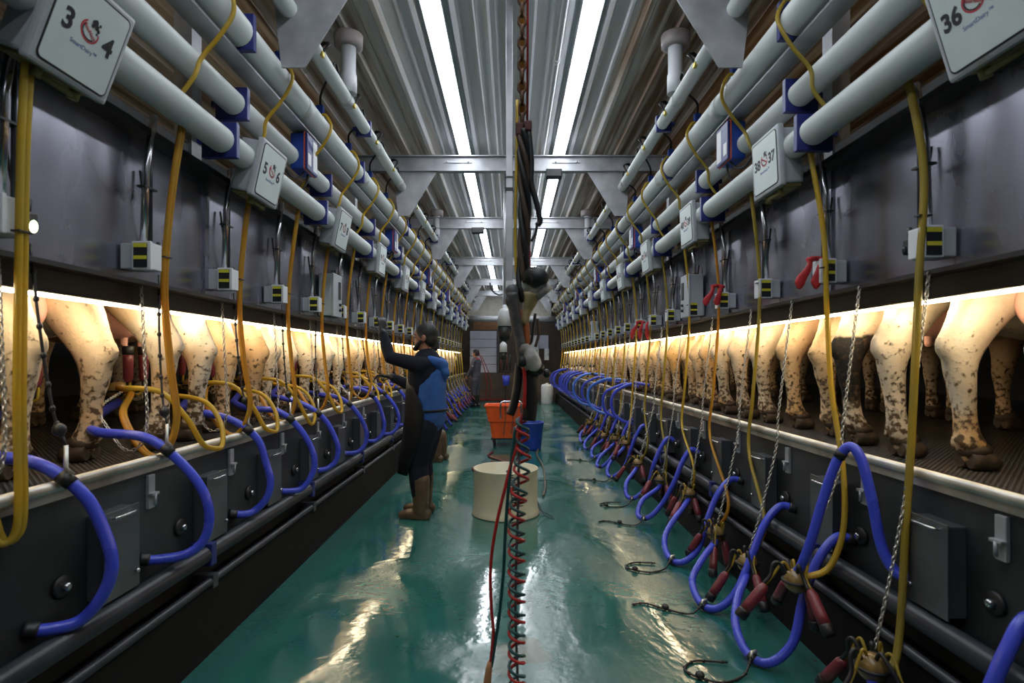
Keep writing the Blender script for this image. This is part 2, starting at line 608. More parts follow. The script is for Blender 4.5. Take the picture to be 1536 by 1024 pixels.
    def build(s, name, mat, parent=None, loc=None):
        me = s.mesh(name)
        for m in (mat if isinstance(mat, (list, tuple)) else [mat]):
            me.materials.append(m)
        return link(name, me, parent, loc)


def link(name, me, parent=None, loc=None):
    o = bpy.data.objects.new(name, me)
    COL.objects.link(o)
    if parent is not None:
        o.parent = parent
    if loc is not None:
        o.location = loc
    return o


def organic(name, mb, voxel, smooth=4, mat=None):
    """fuse overlapping closed shapes into one continuous skin"""
    tmp = bpy.data.objects.new('tmp', mb.mesh('tmp'))
    COL.objects.link(tmp)
    r = tmp.modifiers.new('r', 'REMESH')
    r.mode = 'VOXEL'
    r.voxel_size = voxel
    r.use_smooth_shade = True
    if smooth:
        q = tmp.modifiers.new('s', 'SMOOTH')
        q.iterations = smooth
        q.factor = 0.5
    dg = bpy.context.evaluated_depsgraph_get()
    me = bpy.data.meshes.new_from_object(tmp.evaluated_get(dg))
    me.name = name
    me.materials.clear()
    if mat:
        me.materials.append(mat)
    me.polygons.foreach_set('use_smooth', [True] * len(me.polygons))
    bpy.data.objects.remove(tmp)
    return me


def tag(o, label, cat, group=None):
    o['label'] = label
    o['category'] = cat
    if group:
        o['group'] = group
    return o


def thing(name, loc, label, cat, group=None, rotz=0.0):
    o = bpy.data.objects.new(name, None)
    o.empty_display_size = 0.05
    COL.objects.link(o)
    o.location = loc
    o.rotation_euler = (0, 0, rotz)
    return tag(o, label, cat, group)


def struct(name, mb, mat):
    o = mb.build(name, mat)
    o['kind'] = 'structure'
    return o


def dup(root, loc, label, rotz=None, group=None):
    r = root.copy()
    COL.objects.link(r)
    r.location = loc
    if rotz is not None:
        r.rotation_euler = (0, 0, rotz)
    r['label'] = label
    if group:
        r['group'] = group
    for ch in list(root.children):
        c = ch.copy()
        COL.objects.link(c)
        c.parent = r
        for g in list(ch.children):
            d = g.copy()
            COL.objects.link(d)
            d.parent = c
    return r


def text_mesh(body, size, mat, parent, name, M4, shear=0.0, extrude=0.0006, align='CENTER', bold=0.0):
    cu = bpy.data.curves.new('txt', 'FONT')
    cu.body = body
    cu.size = size
    cu.align_x = align
    cu.align_y = 'CENTER'
    cu.extrude = extrude
    cu.shear = shear
    cu.resolution_u = 3
    cu.offset = bold
    o = bpy.data.objects.new('txt', cu)
    COL.objects.link(o)
    dg = bpy.context.evaluated_depsgraph_get()
    me = bpy.data.meshes.new_from_object(o.evaluated_get(dg))
    bpy.data.objects.remove(o)
    me.transform(M4)
    me.materials.clear()
    me.materials.append(mat)
    return link(name, me, parent)


def chain_mb(path, link_len=0.03, wire=0.0035, w=0.010, mb=None, n=5):
    """oval links along a path, every second one turned a quarter"""
    mb = mb or MB()
    P = [Vector(p) for p in path]
    segs, tot = [], 0.0
    for a, b in zip(P, P[1:]):
        segs.append((tot, a, b, (b - a).length))
        tot += (b - a).length
    pitch = link_len * 0.78
    k = 0
    d = 0.0
    si = 0
    while d < tot:
        while si < len(segs) - 1 and d > segs[si][0] + segs[si][3]:
            si += 1
        t0, a, b, L = segs[si]
        c = a.lerp(b, (d - t0) / max(L, 1e-6))
        t = (b - a).normalized()
        up = Vector((0, 0, 1)) if abs(t.z) < 0.9 else Vector((1, 0, 0))
        u = t.cross(up).normalized()
        v = t.cross(u)
        ww = u if k % 2 else v
        h = link_len / 2
        ring = []
        for j in range(8):
            ang = 2 * PI * (j + 0.5) / 8
            ring.append(c + t * (h - wire) * (1.15 * math.cos(ang)) + ww * (w / 2 * 1.1 * math.sin(ang)))
        mb.tube(ring, wire, n=n, closed=True, up=t.cross(ww))
        d += pitch
        k += 1
    return mb


# ------------------------------------------------------------------ the pit, platforms, panels, ceiling
Y0, Y1 = -1.6, 19.7
struct('floor', MB().quad((-1.62, Y0, 0), (1.62, Y0, 0), (1.62, Y1, 0), (-1.62, Y1, 0)), FLOORM)
for s in (-1, 1):
    nm = SIDE[s]
    k = MB()
    k.prism([(s * 1.49, 0), (s * 1.70, 0), (s * 1.70, 0.30), (s * 1.53, 0.30)], 'y', Y0, Y1)
    struct('trim_%d' % (1 if s < 0 else 2), k, KERB)
    w = MB().box((s * 1.665, (Y0 + Y1) / 2, 0.64), (0.06, Y1 - Y0, 0.70))
    w.cur = 1
    w.tube([(s * 1.625, Y0, 1.0), (s * 1.625, Y1, 1.0)], 0.022, n=12)
    w.box((s * 1.628, (Y0 + Y1) / 2, 0.975), (0.014, Y1 - Y0, 0.05))
    struct('wall_' + nm, w, [DSTEEL, RIM])
    p = MB().box((s * 3.83, (Y0 + Y1) / 2, 0.94), (4.3, Y1 - Y0 + 2, 0.08))
    struct('floor_platform_' + nm, p, MATM)
    # steel splash panels, one sheet per two stalls, over a black lip that carries the lamp strip
    q = MB()
    y = 0.32 if s < 0 else 0.2
    while y < 19.3:
        q.box((s * 1.765, y + 0.73, 2.115), (0.02, 1.45, 0.75))
        q.box((s * 1.753, y, 2.115), (0.02, 0.045, 0.75))
        y += 1.46
    q.cur = 1
    q.box((s * 1.765, 9.5, 1.755), (0.045, 20.0, 0.10), bevel=0.008)
    q.box((s * 1.70, 9.5, 1.80), (0.09, 20.0, 0.018))
    q.box((s * 1.74, 9.5, 2.50), (0.16, 20.0, 0.03))
    q.box((s * 1.80, 9.5, 2.57), (0.02, 20.0, 0.14))
    struct('wall_panel_' + nm, q, [STEEL, BLACK])
    o = MB().box((s * 1.803, 10.0, 1.7075), (0.022, 19.0, 0.025)).build('strip_lamp', LED_ON)
    tag(o, 'warm white strip lamp under the black lip of the %s steel panels' % nm, 'lamp')
    struct('wall_outer_' + nm, MB().box((s * 6.0, 9.7, 2.4), (0.1, 24.2, 4.0)), DARKW)

# ribbed ceiling sheets
c = MB()
x = -6.042
prof = []
while x < 6.0:
    for dx, dz in ((0, 0), (0.10, 0), (0.115, 0.012), (0.135, 0.012), (0.15, 0), (0.21, 0), (0.235, 0.045), (0.275, 0.045), (0.30, 0)):
        prof.append((x + dx * .9433, 4.0 - dz))
    x += 0.283
vs, fs = [], []
YS = [-2.4, 1.6, 4.6, 7.6, 10.6, 13.6, 16.6, 19.6, 21.8]
for a, b in zip(YS, YS[1:]):
    off = len(vs)
    dz = 0.004 if (YS.index(a) % 2) else 0.0
    for xx, zz in prof:
        vs += [(xx, a, zz - dz), (xx, b + 0.06, zz - dz)]
    for i in range(len(prof) - 1):
        fs.append((off + 2 * i, off + 2 * i + 1, off + 2 * i + 3, off + 2 * i + 2))
c._add(vs, fs, False)
struct('ceiling', c, CEILM)
struct('wall_front', MB().box((0, -2.3, 2.2), (12, 0.1, 4.4)), DARKW)
struct('wall_back', MB().box((0, 21.72, 2.2), (12, 0.1, 4.4)), BROWN)

BEAMS = [3.2, 6.48, 9.28, 12.87, 16.3, 19.0]
for i, by in enumerate(BEAMS):
    b = MB()
    b.box((0, by, 3.69), (4.6, 0.012, 0.18))
    b.box((0, by, 3.606), (4.6, 0.09, 0.012))
    b.box((0, by, 3.774), (4.6, 0.09, 0.012))
    for s in (-1, 1):
        b.box((s * 0.62, by - 0.012, 3.71), (0.32, 0.014, 0.02))
        b.ball((s * 0.50, by - 0.015, 3.71), 0.014, 8, 6)
        b.ball((s * 0.74, by - 0.015, 3.71), 0.014, 8, 6)
        b.prism([(s * 0.86, 3.60), (s * 1.36, 3.60), (s * 1.30, 3.10), (s * 1.17, 3.10)], 'y', by - 0.006, by + 0.006)
        b.box((s * 1.83, by, 3.12), (0.10, 0.10, 1.3))
    struct('beam_%d' % (i + 1), b, GALV)

# fluorescent fittings, end to end in two lines
for s in (-1, 1):
    y = -1.0
    n = 0
    proto = None
    while y < 20.2:
        gap = any(abs(y + 0.6 - by) < 0.35 for by in BEAMS) and s < 0
        if n == 0:
            proto = thing('ceiling_light', (s * 0.565, y, 3.93), '', 'ceiling light', 'fluorescent lamps in two lines along the ceiling')
            MB().box((0, 0.606, 0.034), (0.15, 1.21, 0.066)).box((-.0705, 0.606, -.002), (.007, 1.21, .008)).box((.0705, 0.606, -.002), (.007, 1.21, .008)).build('housing', LAMPH, proto)
            d = MB()
            d.prism([(-0.066, 0.0), (-0.066, -0.013), (-0.058, -0.02), (0.058, -0.02), (0.066, -0.013), (0.066, 0.0)], 'y', 0.006, 1.206)
            d.build('diffuser', TUBE_ON, proto)
            L = proto
        else:
            L = dup(proto, (s * 0.565, y, 3.93), '')
        vis = n - 4
        L['label'] = ('long white fluorescent ceiling lamp, %s from the camera in the %s line' % (ORD[n], SIDE[s]))
        n += 1
        y += 1.212
o = MB().tube([(0.365, -1, 3.90), (0.365, 5.2, 3.90), (0.365, 19, 3.90)], 0.024, n=12)
for yy in (4.6, 7.5, 10.5, 13.5):
    o.tube([(0.365, yy, 3.90), (0.365, yy + 0.06, 3.90)], 0.029, n=12)
tag(o.build('conduit', PVCB), 'pale round conduit running along the ceiling beside the right line of lamps', 'conduit')
for (bx, by, w, nm) in ((0.47, 6.4, 0.18, 'right lamps, under the nearest visible cross beam'), (-0.555, 9.2, 0.2, 'left lamps, under the second visible cross beam')):
    r = thing('speaker', (bx, by, 3.6), 'small black box hanging by the ' + nm, 'speaker')
    MB().box((0, 0, -0.05), (w, 0.12, 0.09), bevel=0.01).build('housing', BLACK, r)
    MB().box((0, 0, -0.002), (0.05, 0.04, 0.008)).build('bracket', GALV, r)

# ------------------------------------------------------------------ long pipes on both sides
PIPES = [('lower thick white pipe behind the numbered boxes', 1.53, 2.61, 0.068, 1.46),
         ('middle white pipe just above the numbered boxes', 1.54, 2.87, 0.064, 1.46),
         ('large upper white pipe carrying the blue valves', 1.42, 3.15, 0.080, 2.19),
         ('slim topmost white pipe with black cable loops', 1.26, 3.43, 0.050, 2.19)]


def clamp_mb(s, r, big):
    q = MB()
    w = r * 2 + (0.05 if big else 0.03)
    q.box((s * 0.012, 0, 0), (w, 0.035, w), bevel=0.004)
    q.box((s * (w / 2 + 0.02), 0, 0), (0.04, 0.02, 0.03))
    return q


for s in (-1, 1):
    for k, (desc, px, pz, r, pitch) in enumerate(PIPES):
        root = thing('pipe', (s * px, 0.3, pz), '%s on the %s side' % (desc, SIDE[s]), 'pipe', 'white pipes along both rows')
        pm = MB().tube([(0, 0, 0), (0, 18.9, 0)], r, n=20)
        if k >= 2:
            yy = 2.0
            while yy < 18:
                pm.tube([(0, yy, 0), (0, yy + 0.10, 0)], r + 0.004, n=20)
                yy += 1.46 if k == 2 else 0.98
        pm.build('pipe_run', PVC, root)
        me = None
        y = {0: 3.0, 1: 3.15, 2: 2.95, 3: 4.86}[k] - 0.3
        if s > 0:
            y += -0.1
        y -= pitch
        cm = clamp_mb(s, r, k < 2).mesh('clamp')
        cm.materials.append(CLAMP)
        while y < 18.7:
            if y > 0.3:
                link('clamp', cm, root, (0, y, 0))
            y += pitch
    # steel angle under the large upper pipe
    o = MB().box((s * 1.47, 9.5, 3.045), (0.11, 18.6, 0.012)).box((s * 1.53, 9.5, 3.09), (0.012, 18.6, 0.09)).build('angle_rail', GALV)
    tag(o, 'dark steel angle rail carrying the large upper pipe on the %s side' % SIDE[s], 'rail')
    # hangers
    for i, (ry, zt) in enumerate(((4.28, 3.93), (9.3, 3.93), (14.4, 3.93))):
        r = thing('vent_riser', (s * 1.235, ry, 3.43), 'white vertical riser with brownish cap on the slim %s pipe, %s from the camera' % (SIDE[s], ORD[i]), 'pipe', 'capped risers on the slim pipes')
        MB().lathe([(0.062, 0.03), (0.062, 0.17), (0.055, 0.18), (0.055, 0.40)], 18).build('stem', PVCB, r)
        MB().lathe([(0.075, 0.38), (0.105, 0.385), (0.108, 0.47), (0.09, 0.475)], 22).build('cap', CAPM, r)
    # low pipes along the kerb
    for desc, px, pz, r in (('dark grey pipe along the kerb, the thicker upper one', 1.565, 0.46, 0.042), ('thin dark pipe lying along the kerb edge below the thicker one', 1.535, 0.325, 0.020),):
        root = thing('floor_pipe', (s * px, 0.3, pz), '%s on the %s side' % (desc, SIDE[s]), 'pipe')
        MB().tube([(0, 0, 0), (0, 18.9, 0)], r, n=14).build('pipe_run', DARKPIPE, root)
        q = MB().box((s * 0.03, 0, 0), (0.06 + 2 * r, 0.05, 2 * r + 0.03), bevel=0.004).mesh('clamp')
        q.materials.append(CLAMP if r > 0.03 else DARKPIPE)
        y = 2.6
        while y < 18:
            link('clamp', q, root, (0, y, 0))
            y += 1.46

# ------------------------------------------------------------------ stall positions
NST = 23
PITCH = 0.73


def YS_(s, i):
    return (1.95 if s < 0 else 2.25) + PITCH * i


def row(s, i):
    return '%s from camera, %s row' % (ORD[i], SIDE[s])


# ------------------------------------------------------------------ numbered boxes
def face_matrix(s, u, v, x, tilt):
    """text lying on a box face: u along the pit (reading direction), v up, x proud of the face"""
    ydir = Vector((0, 1, 0)) if s < 0 else Vector((0, -1, 0))
    out = Vector((-s, 0, 0))
    up = Vector((0, 0, 1))
    R = Matrix((ydir, up, out)).transposed().to_4x4()
    return Matrix.Translation((-s * x + 0, ydir.y * u, v)) @ R


def numbered_box(s, n):
    a, b = (3 + 2 * n, 4 + 2 * n) if s < 0 else (36 + 2 * n, 35 + 2 * n)
    y = (1.92 if s < 0 else 1.76) + 1.46 * n
    t = thing('numbered_box', (s * 1.50, y, 2.565), 'grey box on the %s pipes with a pale plate numbered %d and %d' % (SIDE[s], a, b), 'control box', 'numbered boxes along both rows')
    tilt = ({0: .36, 1: .22, 2: .20} if s < 0 else {0: .30, 1: .05, 2: .05}).get(n, .09)
    t.rotation_euler = (0, -s * tilt, 0)
    bd = MB().box((s * 0.02, 0, 0), (0.11, 0.30, 0.30), bevel=0.012).box((s * -0.045, 0, 0), (0.035, 0.34, 0.335), bevel=0.012)
    bd.build('housing', GREYBOX, t)
    MB().box((s * 0.02, 0, -0.158), (0.10, 0.27, 0.02), bevel=0.006).tube([(s * -0.02, -0.08, -0.16), (s * -0.02, -0.08, -0.20)], 0.016).tube(
        [(s * -0.01, 0.09, -0.16), (s * -0.01, 0.09, -0.20)], 0.018).tube([(s * -0.01, 0.09, -0.185), (s * -0.03, 0.02, -0.19), (s * -0.02, -0.08, -0.185)], 0.01).build('stained_underside', BROWN_STAIN, t)
    # rounded plate with black outline
    def rr(w, h, r):
        pts = []
        for cx, cy, a0 in ((w - r, h - r, 0), (-w + r, h - r, 90), (-w + r, -h + r, 180), (w - r, -h + r, 270)):
            for j in range(5):
                an = math.radians(a0 + 22.5 * j)
                pts.append((cx + r * math.cos(an), cy + r * math.sin(an)))
        return pts
    pl = MB()
    pl.prism(rr(0.150, 0.148, 0.022), 'x', s * -0.0620, s * -0.0645)
    pl.cur = 1
    pl.prism(rr(0.144, 0.142, 0.018), 'x', s * -0.0640, s * -0.0660)
    plo = pl.build('number_plate', [INK, FACE], t)
    X = 0.0662
    for txt, u in ((str(a), -0.088), (str(b), 0.088)):
        text_mesh(txt, 0.092 if len(txt) == 1 else 0.078, INK, plo, 'number', face_matrix(s, u, 0.012, X, tilt), extrude=0.0008, bold=0.0028)
    lg = MB()
    sy = 1 if s < 0 else -1

    def P(u, v, e=0.0):
        return (-s * (X + 0.0004 + e), sy * u, v)
    # tilted red swoosh ring with dark inner crescent, and dark cow blotches top right
    for (r0, r1, a0, a1, mi) in ((0.040, 0.034, 140, 395, 0), (0.033, 0.027, 160, 330, 1)):
        lg.cur = mi
        N_ = 22
        for j in range(N_):
            q0, q1 = (math.radians(a0 + (a1 - a0) * (j + d) / N_) for d in (0, 1))
            th0 = r1 + (r0 - r1) * (0.0 if j in () else 1)

            def ring(r, q):
                x0, y0 = r * 1.05 * math.cos(q), r * 0.85 * math.sin(q)
                c_, s_ = math.cos(-0.35), math.sin(-0.35)
                return P(x0 * c_ - y0 * s_, 0.022 + x0 * s_ + y0 * c_)
            lg.quad(ring(r0, q0), ring(r0, q1), ring(r1, q1), ring(r1, q0))
    lg.cur = 1
    rnd = random.Random(5)
    for (u, v, r) in ((0.010, 0.058, 0.012), (0.020, 0.050, 0.010), (0.004, 0.046, 0.008), (0.031, 0.060, 0.006), (0.030, 0.040, 0.007), (0.028, 0.028, 0.005)):
        lg.quad(*[P(u + r * math.cos(2 * PI * j / 9) * rnd.uniform(.7, 1.2), v + r * math.sin(2 * PI * j / 9) * rnd.uniform(.7, 1.2), 0.0004) for j in range(9)])
    lg.build('emblem', [RED_INK, INK], plo)
    Mt = face_matrix(s, 0.0, 0.022, X + 0.0008, tilt) @ Matrix.Rotation(-0.5, 4, 'Z')
    text_mesh('BouMatic', 0.0185, RED_INK, plo, 'red_wordmark', Mt, shear=0.25, extrude=0.0004)
    text_mesh('SmartDairy™', 0.021, BLUE_INK, plo, 'blue_wordmark', face_matrix(s, 0.0, -0.038, X, tilt), extrude=0.0004)
    return t


for s in (-1, 1):
    for n in range(12):
        numbered_box(s, n)

# ------------------------------------------------------------------ repeated equipment, one of each kind per side
GREENS = {-1: (0, 1, 3, 4, 5, 6, 8, 9, 11, 13), 1: (12, 16)}
for s in (-1, 1):
    # little control units whose yellow-striped face looks down the pit
    def control_unit(lit):
        t = thing('control_unit', (0, 0, 0), '', 'control unit', 'small control units on the steel panels')
        MB().box((s * -0.055, 0.03, 0), (0.10, 0.11, 0.115), bevel=0.006).build('housing', GREYBOX, t)
        fp = MB().box((s * -0.108, -0.03, 0), (0.085, 0.018, 0.128), bevel=0.005).box((s * -0.108, 0.015, 0), (0.075, 0.07, 0.118), bevel=0.004).build('front_cover', WHITE, t)
        q = MB().box((s * -0.106, -0.0405, 0), (0.060, 0.004, 0.108))
        q.cur = 1
        q.box((s * -0.106, -0.043, 0.044), (0.058, 0.003, 0.018)).box((s * -0.106, -0.043, -0.010), (0.058, 0.003, 0.016))
        q.build('display_label', [INK, YELLAB], fp)
        a = MB().box((s * -0.035, 0.17, 0.02), (0.07, 0.05, 0.07), bevel=0.008).tube(cr([(s * -0.02, 0.17, 0.05), (s * -0.03, 0.12, 0.2), (s * -0.012, 0.10, 0.42)], 6), 0.006, n=6)
        a.tube([(s * -0.05, 0.17, 0.05), (s * -0.055, 0.17, 0.10)], 0.010, n=8)
        a.build('switch', BLACK, t)
        if lit:
            MB().ball((s * -0.085, 0.155, 0.0), (0.013, 0.010, 0.022), 10, 8).build('indicator_light', GREEN_ON, t)
        else:
            MB().ball((s * -0.085, 0.155, 0.0), (0.011, 0.009, 0.02), 10, 8).build('indicator_light', BLACK, t)
        return t
    protos = {}
    for i in range(NST):
        lit = i in GREENS[s]
        loc = (s * 1.752, YS_(s, i) + (-0.13 if s < 0 else 0.0), 1.915)
        lab = 'small white control unit with yellow-striped face%s, %s' % (' and lit green lamp' if lit else '', row(s, i))
        if lit not in protos:
            protos[lit] = control_unit(lit)
            protos[lit].location = loc
            protos[lit]['label'] = lab
        else:
            dup(protos[lit], loc, lab)
    # vertical steel tubes with a slimmer companion
    pt = None
    for i in range(NST):
        loc = (s * 1.69, YS_(s, i) + (-0.08 if s < 0 else 0.05), 1.985)
        lab = 'upright polished steel tube against the steel panel, %s' % row(s, i)
        if pt is None:
            pt = thing('steel_tube', loc, lab, 'tube', 'upright steel tubes on the panels')
            MB().tube([(0, 0, -0.005), (s * -0.005, 0.01, 0.35), (s * -0.03, 0.03, 0.60)], 0.016, n=12).build('tube_run', TUBE_STEEL, pt)
            MB().tube([(0, 0.05, 0.0), (0, 0.055, 0.6)], 0.008, n=8).build('thin_tube', DARKPIPE, pt)
            MB().box((0, 0.025, 0.26), (0.04, 0.09, 0.008)).build('strap', BLACK, pt)
        else:
            dup(pt, loc, lab)
    # steel boxes with handles on the low wall, and the latch beside each
    pb = pl = None
    for i in range(NST):
        y = YS_(s, i) + (0.32 if s < 0 else -0.12) + (0.0 if s < 0 else 0.0)
        loc = (s * 1.635, y, 0.52)
        lab = 'flat dark steel box with small handle on the low wall, %s' % row(s, i)
        if pb is None:
            pb = thing('wall_box', loc, lab, 'box', 'steel boxes on the low walls')
            MB().box((s * -0.035, 0, 0.165), (0.07, 0.19, 0.33), bevel=0.005).build('housing', BOXM, pb)
            MB().box((s * -0.073, 0, 0.165), (0.006, 0.205, 0.345), bevel=0.002).build('cover', BOXM, pb)
            hd = MB().tube(cr([(s * -0.074, -0.055, 0.31), (s * -0.098, -0.045, 0.315), (s * -0.098, 0.045, 0.315), (s * -0.074, 0.055, 0.31)], 5), 0.0055, n=8)
            hd.build('handle', TUBE_STEEL, pb)
            MB().lathe([(0.009, 0), (0.009, 0.012), (0.004, 0.014)], 8, (s * -0.076, 0.08, 0.06), Matrix.Rotation(-s * PI / 2, 3, 'Y')).build('bolt', TUBE_STEEL, pb)
        else:
            dup(pb, loc, lab)
        loc = (s * 1.635, y - 0.25 if s > 0 else y + 0.28, 0.80)
        lab = 'small steel latch bracket under the rim of the low wall, %s' % row(s, i)
        if pl is None:
            pl = thing('latch', loc, lab, 'latch', 'latches on the low walls')
            MB().box((s * -0.008, 0, 0.06), (0.016, 0.045, 0.15), bevel=0.003).build('plate', GALV, pl)
            MB().box((s * -0.022, 0, 0.05), (0.026, 0.05, 0.012), bevel=0.003).tube([(s * -0.03, 0, 0.05), (s * -0.03, 0, 0.0)], 0.007, n=8).build('bolt_bar', GALV, pl)
        else:
            dup(pl, loc, lab)
    pf = None
    for i in range(NST):
        loc = (s * 1.635, YS_(s, i) + (.10 if s < 0 else -.34), .63)
        lab = 'round bolted flange on the low wall, %s' % row(s, i)
        if pf is None:
            pf = thing('wall_flange', loc, lab, 'fitting', 'round flanges on the low walls')
            rot = Matrix.Rotation(-s * PI / 2, 3, 'Y')
            MB().lathe([(.042, 0), (.042, .012), (.036, .016), (.02, .018)], 18, (0, 0, 0), rot).build('disc', BLACK, pf)
            MB().lathe([(.016, .016), (.016, .034), (.008, .036)], 8, (0, 0, 0), rot).build('bolt', TUBE_STEEL, pf)
        else:
            dup(pf, loc, lab)
    # blue valves on the large upper pipe: white foot, black cable up to the slim pipe, yellow tube over the pipe
    pv = {}
    for i in range(NST):
        y = YS_(s, i) + (0.06 if s < 0 else -0.10)
        if y < 1.5:
            continue
        loc = (s * 1.42, y, 3.15 + 0.078)
        v = i % 3
        lab = 'blue valve with yellow tube on the large upper pipe, %s' % row(s, i)
        if v not in pv:
            rnd = random.Random(v * 7 + s)
            t = thing('pulse_valve', loc, lab, 'valve', 'blue valves on the large pipes')
            MB().lathe([(0.026, -0.012), (0.026, 0.03), (0.018, 0.04)], 12).build('foot', WHITE, t)
            MB().box((0, 0, 0.072), (0.052, 0.045, 0.066), bevel=0.006).build('valve_body', BLUE, t)
            j = rnd.uniform(-0.03, 0.03)
            MB().tube(cr([(0, 0, 0.10), (s * -0.01, -0.02, 0.18), (s * -0.10 + j, -0.10, 0.24), (s * -0.13, -0.16, 0.30), (s * -0.16, -0.14, 0.345), (s * -0.16, -0.08, 0.26)], 6), 0.0085, n=6).build('cable', CABLE, t)
            MB().tube(cr([(0, -0.02, 0.02), (s * -0.05, -0.04, 0.02), (s * -0.098, -0.06, -0.06), (s * -0.096, -0.07 + j, -0.14), (s * -0.04, -0.085 + j, -0.25), (s * 0.035, -0.10 + j, -0.36), (s * 0.05, -0.115, -0.46), (s * 0.11, -0.13, -0.56)], 6), 0.0105, n=8).build('tube', YELLOW if s < 0 else OLIVE, t)
            pv[v] = t
        else:
            dup(pv[v], loc, lab)
    # black cable loops clipped to the slim pipe
    pc = None
    for i in range(NST):
        y = YS_(s, i) + (0.27 if s < 0 else 0.10)
        loc = (s * 1.26, y, 3.43)
        lab = 'black cable coiled beside the slim topmost pipe, %s' % row(s, i)
        if pc is None:
            pc = thing('cable_loop', loc, lab, 'cable', 'cable loops on the slim pipes')
            lp = MB()
            for q in range(3):
                lp.tube(cr([(s * -0.045, -0.05, -0.02 + .01 * q), (s * -0.072 - s * .006 * q, -0.03, 0.05), (s * -0.06, 0.03 + .01 * q, 0.10), (s * 0.0, 0.09, 0.11 + .01 * q), (s * 0.045, 0.10, 0.06), (s * 0.055, 0.05, 0.0)], 5), 0.0065, n=6)
            lp.build('cable_coil', CABLE, pc)
            MB().box((s * -0.046, -0.055, -0.026), (0.022, 0.04, 0.03), bevel=0.004).build('brass_clip', M('brass', (0.5, 0.4, 0.08), 0.35, metal=0.8), pc)
        else:
            dup(pc, loc, lab)
    # blue regulator boxes between the pipes
    pr = None
    for i, y in enumerate((4.02, 6.94, 9.86, 12.78, 15.7)):
        y = y + (0 if s < 0 else -0.20)
        loc = (s * 1.44, y, 2.90)
        lab = 'blue box with pale striped front between the white pipes, %s' % row(s, i)
        if pr is None:
            pr = thing('regulator_box', loc, lab, 'box', 'blue boxes between the pipes')
            MB().box((s * 0.045, 0, 0), (0.10, 0.20, 0.25), bevel=0.012).build('housing', BLUE, pr)
            q = MB().box((s * -0.015, 0, 0), (0.022, 0.205, 0.25), bevel=0.006)
            q.cur = 1
            q.box((s * -0.005, 0, 0), (0.006, 0.212, 0.258))
            q.cur = 2
            q.box((s * -0.0265, 0.05, 0.0), (0.002, 0.08, 0.21)).box((s * -0.0265, -0.06, -0.05), (0.002, 0.06, 0.08))
            q.build('front_cover', [CLAMP, ORANGE, WHITE], pr)
            MB().tube(cr([(s * 0.02, -0.03, -0.12), (s * 0.04, -0.08, -0.18), (s * 0.06, -0.2, -0.2), (s * 0.08, -0.33, -0.12)], 5), 0.008, n=6).tube(
                cr([(s * 0.02, 0.03, -0.12), (s * 0.03, 0.02, -0.2), (s * 0.09, -0.02, -0.30)], 5), 0.008, n=6).build('cable', CABLE, pr)
        else:
            dup(pr, loc, lab)
    # pale control cabinets on the panels
    for i, y in enumerate((5.2, 11.4)):
        loc = (s * 1.735, y if s < 0 else y + 0.05, 1.85)
        t = thing('control_cabinet', loc, 'tall pale grey control cabinet mounted on the %s steel panel, %s' % (SIDE[s], ('nearer one', 'farther one')[i]), 'cabinet', 'pale cabinets on the panels')
        MB().box((s * -0.06, 0, 0.19), (0.12, 0.24, 0.38), bevel=0.01).build('housing', GREYBOX, t)
        MB().box((s * -0.128, 0, 0.19), (0.018, 0.25, 0.39), bevel=0.006).build('door', GREYBOX, t)
        q = MB().box((s * -0.14, 0.05, 0.24), (0.008, 0.06, 0.16), bevel=0.002)
        for zz in (0.06, 0.11):
            q.lathe([(0.014, 0), (0.012, 0.016)], 10, (s * -0.138, 0.05, zz), Matrix.Rotation(-s * PI / 2, 3, 'Y'))
        q.build('switches', INK, t)


